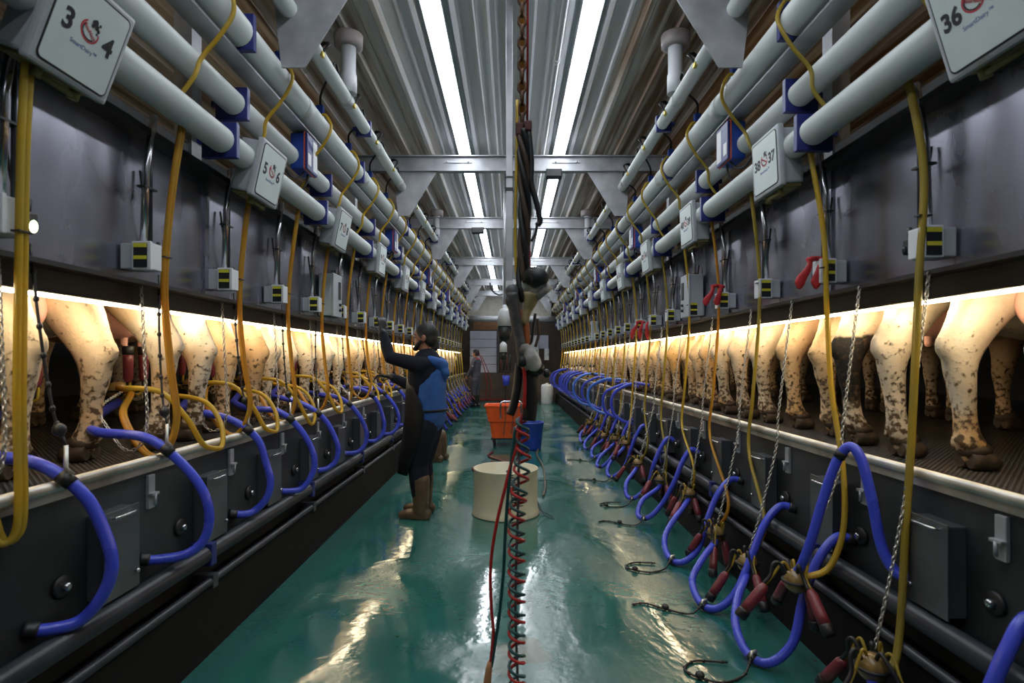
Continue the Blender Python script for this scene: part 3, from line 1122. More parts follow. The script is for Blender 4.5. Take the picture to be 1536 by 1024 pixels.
# ------------------------------------------------------------------ cows
def cow_mesh(seed):
    r = random.Random(seed)
    b = MB()
    st = [(-0.04, 1.13, .13, .12), (0.03, 1.10, .24, .21), (0.18, 1.07, .31, .28), (0.45, 1.01, .37, .32), (0.85, .975, .41, .335), (1.2, .975, .385, .31), (1.48, 1.0, .31, .25), (1.62, 1.03, .2, .16)]
    b.tube([(x, 0, z) for x, z, a, c in st], [a for x, z, a, c in st], n=20, rb=[c for x, z, a, c in st], up=(0, 0, 1))
    b.tube(cr([(1.45, 0, 1.12), (1.72, 0, 1.26), (1.98, 0, 1.36)], 4), [.26, .245, .23, .215, .2, .185, .17, .155, .14], n=14, rb=[.16, .155, .15, .14, .13, .125, .12, .11, .105])
    b.tube(cr([(1.93, 0, 1.40), (2.08, 0, 1.36), (2.25, 0, 1.22), (2.38, 0, 1.08)], 3), [.11, .125, .13, .125, .115, .105, .095, .085, .085, .075], n=14)
    for q in (-1, 1):
        b.tube([(1.98, q * .10, 1.42), (1.96, q * .2, 1.43), (1.95, q * .29, 1.39)], [.03, .055, .015], n=8, rb=[.02, .02, .008])
    for q in (-1, 1):
        jx, jy, jh = r.uniform(-.05, .05), r.uniform(-.02, .03), r.uniform(-.02, .02)
        y = .185 + jy
        # thigh, gaskin, hock, cannon, pastern
        LEG = [(.19, .16, 1.06, .24, .15), (.175, .18, .93, .20, .13), (.145, .19, .82, .145, .108), (.10, .19, .73, .104, .086), (.05, y, .645, .086, .077), (.0, y, .57, .079, .071),
               (-.035, y, .505, .076, .067), (-.046, y, .44, .067, .061), (-.04, y, .37, .056, .054), (-.030, y, .30, .048, .047), (-.024, y, .22, .045, .044), (-.018, y, .155, .051, .050), (-.008, y, .12, .058, .056),
               (.012, y, .085, .055, .054), (.03, y, .045, .060, .058)]
        kk = 3
        ctr = cr([(x + jx, q * yy, z + (jh if .35 < z < .65 else 0)) for x, yy, z, a_, b_ in LEG], kk)
        rad = cr([(a_, b_, 0) for x, yy, z, a_, b_ in LEG], kk)
        b.tube(ctr, [p.x for p in rad], n=16, rb=[p.y for p in rad], up=(1, 0, 0))
        # point of the hock with its tendon
        b.tube(cr([(-.02 + jx, q * y, .44 + jh), (-.085 + jx, q * y, .485 + jh), (-.118 + jx, q * y, .525 + jh), (-.098 + jx, q * y, .59 + jh), (-.055 + jx, q * (y + .005), .69), (-.02 + jx, q * .185, .82)], 3),
               [.045, .045, .043, .040, .038, .036, .035, .032, .028, .026, .026, .027, .03, .034, .04, .05], n=10)
        b.tube(cr([(-.02 + jx, q * .13, 1.02), (-.01 + jx, q * .16, .90), (.03 + jx, q * .18, .80), (.04 + jx, q * y, .72)], 2), [.09, .085, .075, .06, .05, .04, .03], n=10)
        # ridges of bone and vein below the stifle
        b.tube(cr([(.12 + jx, q * (y + .045), .72), (.03 + jx, q * (y + .05), .60 + jh), (-.03 + jx, q * (y + .038), .50), (-.03 + jx, q * (y + .025), .40)], 3), .017, n=6)
        # dewclaws
        for e in (-1, 1):
            b.ball((-.06 + jx, q * y + e * .022, .115), (.018, .015, .022), 8, 6)
        # fore leg
        jx2 = r.uniform(-.07, .07)
        b.tube(cr([(1.42, q * .17, .92), (1.44 + jx2 * .3, q * .18, .70), (1.44 + jx2 * .6, q * .17, .55), (1.43 + jx2, q * .165, .42), (1.425 + jx2, q * .165, .34), (1.43 + jx2, q * .165, .22), (1.435 + jx2, q * .165, .135), (1.47 + jx2, q * .165, .06)], 3),
               [.16, .15, .138, .125, .112, .1, .088, .077, .068, .064, .063, .06, .054, .047, .042, .041, .042, .045, .05, .053, .053, .056], n=12)
    me = organic('cow', b, 0.017, 3)
    return me


def hoof_mesh():
    b = MB()
    for e in (-1, 1):
        b.tube(cr([(-.055, e * .028, .045), (-.01, e * .032, .045), (.035, e * .034, .035), (.065, e * .03, .022)], 3), [.036, .042, .046, .047, .046, .043, .038, .034, .028, .02], n=10, rb=[.03, .034, .036, .036, .036, .035, .033, .030, .025, .018])
    b.ball((-.015, 0, .085), (.068, .064, .042), 12, 8)
    return b.mesh('hoof')


def udder_mesh():
    b = MB()
    b.ball((0.33, 0, .76), (.23, .165, .175), 20, 14)
    b.ball((0.24, .06, .70), (.12, .10, .12), 14, 10)
    b.ball((0.24, -.06, .70), (.12, .10, .12), 14, 10)
    b.ball((0.43, .06, .71), (.12, .10, .11), 14, 10)
    b.ball((0.43, -.06, .71), (.12, .10, .11), 14, 10)
    return organic('udder', b, 0.016, 3)


TEATS = [(.21, .065, .60), (.21, -.065, .60), (.42, .07, .615), (.42, -.07, .615)]
cow_meshes = [cow_mesh(k) for k in (1, 2, 3, 4)]
for me in cow_meshes:
    me.materials.append(COWS[0])
hoofm = hoof_mesh()
hoofm.materials.append(HOOF)
udm = udder_mesh()
udm.materials.append(PINK)
tt = MB().lathe([(.019, .05), (.018, .0), (.016, -.045), (.012, -.058), (.0, -.062)], 10)
teatm = tt.mesh('teat')
teatm.materials.append(PINK)
tailm = MB().tube(cr([(-.03, .02, 1.30), (-.085, .03, 1.22), (-.075, .05, 1.0), (-.062, .06, .82)], 5), [.035] * 6 + [.025] * 5 + [.018] * 5, n=8, dome=True).mesh('tail')
tailm.materials.append(COWS[2])
HOOVES = {}
for k, seed in enumerate((1, 2, 3, 4)):
    r = random.Random(seed)
    L = []
    for q in (-1, 1):
        jx, jy, jh = r.uniform(-.05, .05), r.uniform(-.02, .03), r.uniform(-.02, .02)
        L.append((.03 + jx, q * (.185 + jy)))
        jx2 = r.uniform(-.07, .07)
        L.append((1.47 + jx2, q * .165))
    HOOVES[k] = L


def cow_y(s, i):
    return (2.42 if s < 0 else 2.23) + PITCH * i


KIND = ['cream', 'pale', 'tan', 'cream']
PLAT = 0.98
for s in (-1, 1):
    for i in range(NST):
        rnd = random.Random(100 * s + i)
        v = rnd.randrange(4)
        mi = rnd.choice([0, 0, 1, 1, 2])
        mat = COWS[mi]
        y = cow_y(s, i)
        rot = (PI if s < 0 else 0) + rnd.uniform(-.035, .035)
        desc = ['cream cow', 'pale cow', 'tan cow'][mi]
        if s > 0 and i == 1:
            mat, desc, v = COW_HOCK, 'cream cow with a black hock', 0
            rot = 0.03
        if s < 0 and i == 0:
            mat, v = COWS[0], 1
            desc = 'cream cow'
        t = thing('cow', (s * (1.895 + rnd.uniform(0, .05)), y, PLAT), '%s, hind legs at the rim, %s' % (desc, row(s, i)), 'cow', 'cows standing in the two rows', rot)
        o = link('body', cow_meshes[v], t)
        o.material_slots[0].link = 'OBJECT'
        o.material_slots[0].material = mat
        for (hx, hy) in HOOVES[v]:
            link('hoof', hoofm, t, (hx, hy, 0.0))
        u = link('udder', udm, t)
        for p in TEATS:
            link('teat', teatm, u, p)
        if i < 12:
            link('tail', tailm, t)

# ------------------------------------------------------------------ milking clusters
cupm = MB()
cupm.lathe([(.0, 0), (.013, 0), (.018, .008), (.024, .022), (.0258, .11), (.0258, .155)], 14)
cup_shell = cupm.mesh('teat_cup')
cup_shell.materials.append(MAROON)
cu2 = MB().lathe([(.027, .15), (.0285, .16), (.0285, .19), (.022, .197), (.013, .194)], 14)
cup_mouth = cu2.mesh('rubber_mouth')
cup_mouth.materials.append(BLACK)
cl = MB().lathe([(.0, -.055), (.03, -.05), (.05, -.03), (.056, 0), (.05, .03), (.03, .045), (.022, .05), (.0, .052)], 16)
claw_bowl = cl.mesh('claw_bowl')
claw_bowl.materials.append(CLAWM)
cb = MB().tube([(.06, 0, 0)] + [(.06 * math.cos(a), .06 * math.sin(a), 0) for a in [PI * k / 8 for k in range(1, 16)]], .007, n=6, closed=True)
claw_band = cb.mesh('rubber_band')
claw_band.materials.append(BLACK)


def add_cup(root, tip, axis, frm, mat2, sag=0.05):
    """teat cup lying along axis (from closed end to mouth); its thin milk tube and pulse tube run from the claw"""
    axis = Vector(axis).normalized()
    q = Vector((0, 0, 1)).rotation_difference(axis)
    c = link('teat_cup', cup_shell, root, tip)
    c.rotation_mode = 'QUATERNION'
    c.rotation_quaternion = q
    link('rubber_mouth', cup_mouth, c)
    inv = q.inverted()
    tipv, frm = Vector(tip), Vector(frm)
    for k, (m_, rr) in enumerate(((BLACK, .0085), (mat2, .0065))):
        o = Vector((.012 * (k * 2 - 1), .01, .005))
        a, b_ = frm + o, tipv
        mid = a.lerp(b_, .5) + Vector((0, 0, sag)) + o
        near = b_ - axis * .05 + o * .5
        pts = [inv @ (p - tipv) for p in cr([a, a.lerp(mid, .55) + Vector((0, 0, sag * .5)), mid, near, b_ + axis * .012 + o * .6], 4)]
        MB().tube(pts, rr, n=6).build('milk_tube' if k == 0 else 'pulse_tube', m_, c)


ATTACH = {-1: range(0, 12), 1: range(12, NST)}


def hang_pos(i):
    return 2.2 + 0.72 * i


def wall_arc(s, i, ymid, rnd, low=0.55, far=1.43, top=1.03, cy=None):
    """blue hose coming over the rim, bulging into the pit and returning to its port on the low wall"""
    y = ymid
    yc = y - .1 if cy is None else cy
    return cr([(s * 2.06, y * .72 + yc * .28 - .04, 1.14), (s * 1.87, y * .96 + yc * .04 - .09, 1.12 + rnd.uniform(-.02, .03)), (s * 1.66, y - .06, top + .055), (s * 1.53, y - .02, top - .06), (s * (far + .03), y, top - .20),
               (s * far, y, .72), (s * (far + .02), y - .01, .62), (s * (far + .08), y - .04, low), (s * 1.58, y - .10, low - .005), (s * 1.64, y - .14, low + .01)], 7)


def wall_arc2(s, ymid, rnd, far, top=1.12, low=.58):
    """wide round loop of hose standing out over the pit"""
    y, m = ymid, (top + low) / 2
    d = rnd.uniform(.05, .16)
    return cr([(s * 2.05, y - .12, 1.08), (s * 1.84, y - .10, top - .02), (s * 1.66, y - .08, top + .015), (s * (far + .28), y - .05, top + .02), (s * (far + .13), y - .01, top - .04), (s * (far + .03), y + .03, m + .13), (s * far, y + .05, m),
               (s * (far + .04), y + .06, m - .14), (s * (far + .15), y + .05, low + .03), (s * (far + .28), y + .02, low - .01), (s * 1.58, y - d * .6, low + .01), (s * 1.64, y - d, low + .03)], 7)


ARC_Y = {0: 2.04, 1: 2.63, 2: 3.42, 3: 4.07, 4: 4.65, 5: 5.53}
for s in (-1, 1):
    for i in range(NST):
        rnd = random.Random(s * 1000 + i)
        y = YS_(s, i)
        cy = cow_y(s, i)
        twin = AMBER if s < 0 else YELLOW
        if i in ATTACH[s]:
            # --- cluster on the udder
            root = thing('milking_cluster', (s * 2.19, cy, PLAT + .30), 'milking cluster of maroon cups attached under the cow %s' % row(s, i), 'milking cluster', 'milking clusters of both rows')
            link('claw_bowl', claw_bowl, root)
            link('rubber_band', claw_band, root)
            for p in TEATS:
                px = p[0] if s > 0 else p[0]
                tip = (s * (p[0] - .31), s * p[1], p[2] - .06 - .19 - .30)
                add_cup(root, tip, (0, 0, 1), (s * (p[0] - .31) * .4, s * p[1] * .6, -.02), YELLOW, sag=-.03)
            ym = ARC_Y.get(i, y + .03 + rnd.uniform(-.06, .06)) if s < 0 else y + rnd.uniform(-.1, .1)
            bulge = 1.43 + rnd.uniform(-.03, .03) if s < 0 else 1.22 + rnd.uniform(-.05, .10)
            hm = HOSE2 if (s > 0 and i == 12) else HOSE
            pts = wall_arc(s, i, ym, rnd, low=.55 + rnd.uniform(-.02, .02), far=bulge, cy=cy, top=1.03 + (rnd.uniform(-.01, .03) if s < 0 else rnd.uniform(.02, .10)))
            if s > 0:
                pts = wall_arc2(s, ym, rnd, bulge, top=1.10 + rnd.uniform(-.02, .08), low=.58 + rnd.uniform(-.03, .05))
            pts = [Vector((s * 2.17, cy - .03, PLAT + .24))] + pts
            root = thing('milk_hose', (s * 1.64, ym - .14, .56), '%s milk hose arching over the rim into the pit, %s' % ('light blue' if hm is HOSE2 else 'blue', row(s, i)), 'hose', 'blue milk hoses of both rows')
            o3 = Vector(root.location)
            MB().tube([p - o3 for p in pts], .0215, n=12).build('hose_run', hm, root)
            MB().tube([p - o3 for p in pts[18:21]], .0255, n=12).build('clip_ring', BLACK, root)
            MB().tube([p - o3 for p in pts[-5:]], .0275, n=12).build('port_collar', BLACK, root)
            hook = pts[19]
            # --- knotted black cord from the switch to the hose
            top = Vector((s * 1.70, y + .05, 1.86))
            cp = cr([top, top.lerp(hook, .35) + Vector((s * .012, 0, 0)), top.lerp(hook, .7) + Vector((s * .01, 0, 0)), hook + Vector((0, 0, .12))], 6)
            root = thing('knotted_cord', top, 'knotted black pull cord hooked to a blue hose, %s' % row(s, i), 'cord', 'knotted pull cords')
            q = MB().tube([p - top for p in cp], .0055, n=6)
            for k in range(2, len(cp) - 2, 2):
                q.ball(cp[k] - top, (.010, .010, .013), 7, 5)
            q.build('cord_run', BLACK, root)
            kb = cp[-4] - top
            MB().ball(kb, (.022, .022, .024), 10, 8).build('stop_ball', BLACK, root)
            MB().tube([cp[-1] - top, hook - top + Vector((0, 0, .04)), hook - top + Vector((s * -.022, 0, .02)), hook - top + Vector((0, 0, .022))], .008, n=6).build('snap_hook', LINK, root)
            # --- twin pulsation tube from the box down and in to the cow
            yb = y - (0.02 if s < 0 else 0)
            sx = s * 1.60
            lowz = .87 if (i == 0 and s < 0) else 1.03 + rnd.uniform(-.05, .03)
            xb = s * (1.565 if i % 2 == 0 else 1.575)
            pts = cr([(s * 1.55, yb + .01, 2.58), (s * 1.60, yb, 2.2), (s * 1.625, yb - .01, 1.8), (s * 1.60, yb - .01, 1.45), (xb, yb - .01 + rnd.uniform(-.02, .02), lowz + .20), (s * 1.60, yb - .015, lowz + .06), (s * 1.66, yb - .02, lowz + .01), (s * 1.74, yb - .01, lowz + .055),
                      (s * 1.86, yb + .05, lowz + .20), (s * 2.02, cy - .15, 1.27), (s * 2.16, cy - .04, 1.30)], 6)
            if i == 0 and s < 0:
                pts = cr([(-1.55, 1.83, 2.58), (-1.575, 1.83, 2.2), (-1.585, 1.83, 1.7), (-1.59, 1.83, 1.3), (-1.585, 1.83, .98), (-1.595, 1.82, .885), (-1.62, 1.79, .885), (-1.65, 1.77, 1.05), (-1.75, 1.80, 1.15), (-1.95, 1.95, 1.24), (-2.14, cy - .05, 1.29)], 6)
            ax = Vector((0, 1, 0))
            root = thing('twin_tube', pts[0], 'amber twin tube looping past the panel to a cow, %s' % row(s, i), 'tube', 'twin tubes of both rows')
            o3 = Vector(root.location)
            q = MB()
            for e in (-1, 1):
                q.tube([p - o3 + ax * (.0105 * e) for p in pts], .0112, n=8)
            q.build('tube_run', twin if rnd.random() < .8 else YELLOW, root)
            MB().box((pts[10] - o3), (.03, .052, .006)).build('cable_tie', BLACK, root)
            # --- extra yellow loop over the rim on some left stalls
            if s < 0 and i in (1, 2, 3, 4, 6, 7):
                ly = y + .28
                lp = cr([(s * 2.12, cy + .02, 1.28), (s * 1.92, ly - .14, 1.31), (s * 1.76, ly - .12, 1.29), (s * 1.65, ly - .09, 1.16), (s * 1.60, ly - .03, 1.02), (s * 1.585, ly + .06, .96 + rnd.uniform(-.02, .03)), (s * 1.59, ly + .15, .985), (s * 1.63, ly + .21, 1.10), (s * 1.75, ly + .25, 1.22), (s * 2.0, ly + .26, 1.26)], 6)
                o = MB().tube([p - lp[0] for p in lp], .0135, n=8).build('yellow_tube', YELLOW, None, lp[0])
                tag(o, 'yellow tube looping over the rim near the legs, %s' % row(s, i), 'tube', 'yellow loops over the left rim')
            # --- steel chain
            ch = cr([(s * 1.715, y - .06, 1.79), (s * 1.69, y - .07, 1.4), (s * 1.675, y - .08, 1.16), (s * 1.70, y - .09, 1.06), (s * 1.77, y - .09, 1.04), (s * 1.85, y - .07, 1.12), (s * 1.95, y, 1.22), (s * 2.1, cy - .1, 1.28)], 8)
            o = chain_mb([p - ch[0] for p in ch], link_len=.026 if i < 6 else .04, wire=.0032 if i < 6 else .005, w=.012 if i < 6 else .016).build('chain', LINK, None, ch[0])
            tag(o, 'slack steel chain hanging in front of cow legs, %s' % row(s, i), 'chain', 'steel chains of both rows')
        else:
            # --- cluster hanging idle over the pit floor
            hy = {0: 2.2, 1: 2.65, 2: 3.30, 3: 3.87, 4: 4.62, 5: 5.45, 6: 6.2}.get(i, 2.05 + .73 * i) if s > 0 else y
            HZ = {0: .26, 1: .42, 2: .27, 3: .27, 4: .36, 5: .30}
            hz = HZ.get(i, rnd.uniform(.27, .42)) if s > 0 else rnd.uniform(.3, .5)
            hx = {0: 1.40, 1: 1.33, 2: 1.37, 3: 1.39}.get(i, rnd.uniform(1.36, 1.44)) if s > 0 else 1.36
            root = thing('milking_cluster', (s * hx, hy, hz), 'idle milking cluster with dangling maroon cups above the floor, %s' % row(s, i), 'milking cluster', 'milking clusters of both rows')
            link('claw_bowl', claw_bowl, root)
            link('rubber_band', claw_band, root)
            a0 = rnd.uniform(0, 6)
            for k in range(4):
                a = a0 + k * PI / 2 + rnd.uniform(-.4, .4)
                d = rnd.uniform(.09, .15)
                dx, dy = math.cos(a), math.sin(a)
                dropz = rnd.uniform(-.06, .0)
                ax = Vector((dx * .55, dy * .55, -1 + rnd.uniform(0, .5)))
                if dx * s > .3:
                    d *= .45
                    ax.x *= .2
                axn = ax.normalized()
                tipz = max(dropz, -(hz - .02) + .197 * abs(axn.z) + .015)
                add_cup(root, (dx * d, dy * d, tipz), ax, (dx * .03, dy * .03, .02), OLIVE, sag=.06)
            # --- hose from wall port, over the floor, up to the claw
            if s > 0 and i == 1:
                pts = cr([(1.64, hy - .40, .60), (1.585, hy - .34, .57), (1.55, hy - .28, .66), (1.53, hy - .24, .86), (1.51, hy - .20, 1.02), (1.485, hy - .16, 1.07), (1.45, hy - .12, 1.0), (1.405, hy - .09, .82), (1.365, hy - .06, .62), (1.34, hy - .02, .49), (1.33, hy, .455)], 7)
            elif s > 0:
                wy = hy - (.56 if i != 2 else .60) + (rnd.uniform(-.06, .06) if i != 2 else 0)
                kx = rnd.uniform(-.05, .05)
                if i in (2, 3, 4):
                    pts = cr([(1.64, wy, .59), (1.56, wy + .02, .60), (1.46, wy, .50), (1.38, wy - .02, .33), (1.27 + kx, wy - .05, .13), (1.16 + kx, wy - .05, .035), (1.09 + kx, wy + .03, .04), (1.10 + kx, wy + .20, .10), (1.22, wy + .36, .17), (hx - .03, hy - .06, hz - .05), (hx, hy, hz - .03)], 7)
                else:
                    pts = cr([(1.64, wy, .62), (1.55, wy + .03, .68), (1.47, wy + .02, .58), (1.40, wy + .03, .40), (1.33 + kx, wy + .08, .20), (1.22 + kx, wy + .12, .07), (1.15 + kx, wy + .22, .06), (1.20, wy + .36, .16), (hx - .05, hy - .07, hz - .07), (hx, hy, hz - .03)], 7)
            else:
                wy = y - .3
                pts = cr([(s * 1.64, wy, .6), (s * 1.52, wy, .66), (s * 1.38, wy + .05, .5), (s * 1.28, wy + .15, .25), (s * 1.2, wy + .25, .14), (s * 1.27, hy - .05, .22), (s * hx, hy, hz - .04)], 7)
            root = thing('milk_hose', pts[0], 'blue milk hose from low wall to an idle cluster, %s' % row(s, i), 'hose', 'blue milk hoses of both rows')
            o3 = Vector(root.location)
            MB().tube([p - o3 for p in pts], .0215, n=12).build('hose_run', HOSE, root)
            MB().tube([p - o3 for p in pts[:4]], .0275, n=12).build('port_collar', BLACK, root)
            mid = pts[len(pts) // 2 + 5]
            MB().tube([p - o3 for p in pts[len(pts) // 2 + 4:len(pts) // 2 + 7]], .0255, n=12).build('clip_ring', BLACK, root)
            # second high loop on the farther right stalls
            if s > 0 and 7 <= i:
                ym = y + rnd.uniform(-.1, .1)
                lp = wall_arc2(s, ym, rnd, 1.24 + rnd.uniform(-.06, .08), top=1.10 + rnd.uniform(-.02, .06), low=.62)
                lp = lp[9:]
                o = MB().tube([p - lp[-1] for p in lp], .0205, n=12).build('milk_hose', HOSE2 if i == 9 else HOSE, None, lp[-1])
                tag(o, '%s hose curling in a high loop off right rim, %s' % ('light blue' if i == 9 else 'blue', row(s, i)), 'hose', 'high blue loops of the right row')
            # --- chain carrying the claw
            hc = Vector((s * (hx + .02), hy + .02, hz + .055))
            tp = Vector((s * 1.655, hy + .05, 1.79))
            ch = [tp, Vector((s * 1.575, hy + .045, 1.15)), Vector((s * 1.56, hy + .04, .95)), hc.lerp(Vector((s * 1.56, hy + .04, .9)), .5), hc]
            ch = cr(ch, 8)
            o = chain_mb([p - tp for p in ch], link_len=.026 if i < 6 else .04, wire=.0032 if i < 6 else .005, w=.012 if i < 6 else .016).build('chain', LINK, None, tp)
            tag(o, 'taut steel chain holding up an idle milking cluster, %s' % row(s, i), 'chain', 'steel chains of both rows')
            # --- twin tube: from the pipes straight down to the claw
            ty = y - (.02 if s > 0 else 0)
            if s > 0 and i == 0:
                tpz = [(1.57, ty + .02, 2.58), (1.62, ty, 2.2), (1.60, ty, 1.75), (1.575, ty, 1.2), (1.55, ty, .8), (1.52, ty - .01, .4), (1.47, ty - .04, .27), (1.41, hy, .27)]
            elif s > 0 and i == 1:
                tpz = [(1.55, ty, 2.58), (1.60, ty - .05, 2.1), (1.60, ty - .08, 1.7), (1.585, ty - .15, 1.3), (1.57, ty - .27, .95), (1.54, ty - .33, .68), (1.48, hy - .02, .50), (1.39, hy - .03, .455), (1.34, hy, .45)]
            else:
                tpz = [(s * 1.56, ty + .02, 2.58), (s * 1.61, ty + .01, 2.1), (s * 1.61, ty, 1.75), (s * 1.575, ty + .02, 1.2), (s * 1.555, ty + .03, .85), (s * 1.50, hy + .06, hz + .22), (s * (hx + .06), hy + .09, hz + .02), (s * hx, hy + .03, hz + .03)]
            pts = cr(tpz, 7)
            root = thing('twin_tube', pts[0], 'olive yellow twin tube hanging straight down past the panel, %s' % row(s, i), 'tube', 'twin tubes of both rows')
            o3 = Vector(root.location)
            q = MB()
            ax = Vector((.35 * s, 1, 0)).normalized()
            for e in (-1, 1):
                q.tube([p - o3 + ax * (.0105 * e) for p in pts], .0112, n=8)
            q.build('tube_run', AMBER if (s > 0 and i == 3) else (YELLOW if i % 3 == 1 else OLIVE), root)
            MB().box((pts[10] - o3), (.052, .03, .006)).build('cable_tie', BLACK, root)
            # --- black cord with a knob, lying on the floor by the hose bend
            if s > 0 and i in (2, 3, 4, 5, 6, 7, 9):
                b0 = Vector((mid.x - .02, mid.y - .03, .02))
                if True:
                    pts = cr([(b0.x, b0.y, .05), (b0.x - .08, b0.y - .03, .012), (b0.x - .2, b0.y + .04, .008), (b0.x - .3, b0.y + .12, .008), (b0.x - .38, b0.y + .10, .008)] if i % 2 else
                             [(b0.x, b0.y, .05), (b0.x - .07, b0.y - .08, .01), (b0.x - .2, b0.y - .13, .008), (b0.x - .32, b0.y - .04, .008), (b0.x - .25, b0.y + .05, .008), (b0.x - .1, b0.y + .03, .012)], 6)
                root = thing('knotted_cord', pts[-1], 'knotted black cord on the floor beside a blue hose, %s' % row(s, i), 'cord', 'knotted pull cords')
                o3 = Vector(root.location)
                q = MB().tube([p - o3 for p in pts], .0055, n=6)
                for k in range(2, len(pts), 3):
                    q.ball(pts[k] - o3, (.010, .010, .008), 7, 5)
                q.build('cord_run', BLACK, root)
                MB().ball(pts[len(pts) // 2] - o3 + Vector((0, 0, .012)), (.022, .022, .018), 10, 8).build('stop_ball', BLACK, root)
                MB().tube([pts[0] - o3, pts[0] - o3 + Vector((.01, .02, .015)), pts[0] - o3 + Vector((.035, .02, .02))], .009, n=6).build('snap_hook', LINK, root)

# red gloves and rags tied round the right tubes
for k, (px, py, Yd, w, h, lab) in enumerate(((1222, 405, 3.0, .10, .14, 'red rag knotted high on the right tubes beside a control unit, nearest'),
                                             (1075, 440, 4.4, .09, .13, 'dark red rag hanging on a right tube, between the two other rags'),
                                             (960, 490, 6.6, .16, .20, 'pair of bright red gloves hanging on the right panel, farthest of the rags'))):
    X = (px - 768) / F * Yd
    Z = EYE - (py - 540) / F * Yd
    b = MB()
    rnd = random.Random(k)
    b.tube(cr([(.06, 0, .05), (.0, -.01, .06), (-.05, -.02, .05)], 4), [.014] * 9, n=8, rb=[.02] * 9)
    for q in range(2 if k < 2 else 3):
        o = -.05 + q * .06
        b.tube(cr([(o + .02, -.02, .06), (o, -.03, .0), (o - .035 + .02 * q, -.03, -.05), (o - .05 + .03 * q, -.03, -h * .75)], 4), [.012, .014, .016, .018, .02, .022, .024, .026, .028, .03, .028, .02, .01], n=8, rb=[.01] * 13)
    me = organic('red_rag', b, .007, 2, CLOTH_R)
    o = link('red_rag', me, None, (X, Yd, Z))
    tag(o, lab, 'rag', 'red rags on the right row')

# ------------------------------------------------------------------ hanging tool bundle near the camera
YB = 2.2


def at(px, py, Y=YB):
    return Vector(((px - 768) / F * Y, Y, EYE - (py - 540) / F * Y))


for (pa, pb, rr, mt, nm_, lab) in (((784, -80), (783, 188), .009, M('orange strap', (.50, .24, .03), .6, var=.3, scale=12), 'strap', 'orange yellow strap running up behind the rusty hoist chain'), ((793, -80), (791, 186), .0045, REDH, 'rope', 'thin red rope beside the rusty hoist chain')):
    p0, p1 = at(*pb, 2.225), at(*pa, 2.225)
    p1.z = 3.985
    o = MB().tube([Vector((0, 0, 0)), (p1 - p0) * .5, p1 - p0], rr, n=8, rb=rr * .45).build(nm_, mt, None, p0)
    tag(o, lab, nm_)
o = chain_mb([(at(783, 0) + Vector((0, 0, 1.12))), at(783, 190)], link_len=.055, wire=.006, w=.026, n=6).build('chain', RUST)
tag(o, 'rusty hoist chain hanging from the ceiling in the middle of the pit', 'chain')
post = thing('ceiling_post', (-.018, 3.8, 1.93), 'pale square steel post hanging from the ceiling behind the hoist chain', 'post')
MB().box((0, 0, 1.0), (.046, .046, 2.06), bevel=.004).build('post_tube', GALV, post)
MB().box((0, 0, .66), (.056, .056, .02)).box((0, 0, .74), (.052, .052, .012)).build('band', BLACK, post)
MB().box((0, 0, .02), (.05, .05, .06), bevel=.004).build('end_cap', WHITE, post)


def wrap(pts, r0, turns, rr, mb, ph=0.0):
    """strand twisted round a path"""
    P = cr(pts, 14)
    out = []
    for k, p in enumerate(P):
        a = ph + 2 * PI * turns * k / len(P)
        out.append(p + Vector((math.cos(a) * r0, math.sin(a) * r0, 0)))
    mb.tube(out, rr, n=7)


GRIMY = M('grimy white plastic', (.46, .45, .44), .45, var=.45, scale=22, dirt=(.10, .09, .085), dirt_amt=.55)
root = thing('hose_bundle', at(785, 195), 'dark tangled bundle of hoses and spray guns hanging below the hoist chain', 'hose bundle')
O = Vector(root.location)
A = lambda px, py, dy=0.0: at(px, py) - O + Vector((0, dy, 0))
q = MB()
q.box(A(779, 195), (.03, .035, .05), bevel=.006).box(A(792, 190), (.03, .03, .04), bevel=.006)
q.tube([A(775, 188), A(796, 188)], .009, n=8)
q.build('hoist_hook', M('dark red metal', (.07, .02, .018), .5, metal=.4), root)
for k, (ph, mt) in enumerate(((0, 'brown'), (1.6, 'black'), (3.1, 'brown'), (4.7, 'black'))):
    q = MB()
    wrap([A(784, 196), A(785, 240), A(787, 300), A(786, 360), A(783, 420), A(778, 452)], .016, 1.7, .011, q, ph)
    q.build('hose', M('brown hose', (.055, .032, .02), .6) if mt == 'brown' else BLACK, root)
MB().tube(cr([A(793, 195), A(797, 240), A(797, 275), A(805, 305), A(810, 330), A(806, 338)], 6), .011, n=8).tube(cr([A(806, 335), A(803, 350), A(797, 362)], 4), .005, n=6).build('side_hose', BLACK, root)
MB().tube(cr([A(776, 150), A(775, 240), A(773, 330), A(774, 400), A(779, 432)], 6), .006, n=8).build('yellow_hose', M('yellow hose', (.55, .36, .03), .4), root)
for (px, mt) in ((782, REDH), (789, TEALH), (794, REDH)):
    MB().tube(cr([A(px - 2, 330, .02), A(px, 380, .02), A(px, 430, .02)], 5), .0055, n=7).build('thin_hose', mt, root)
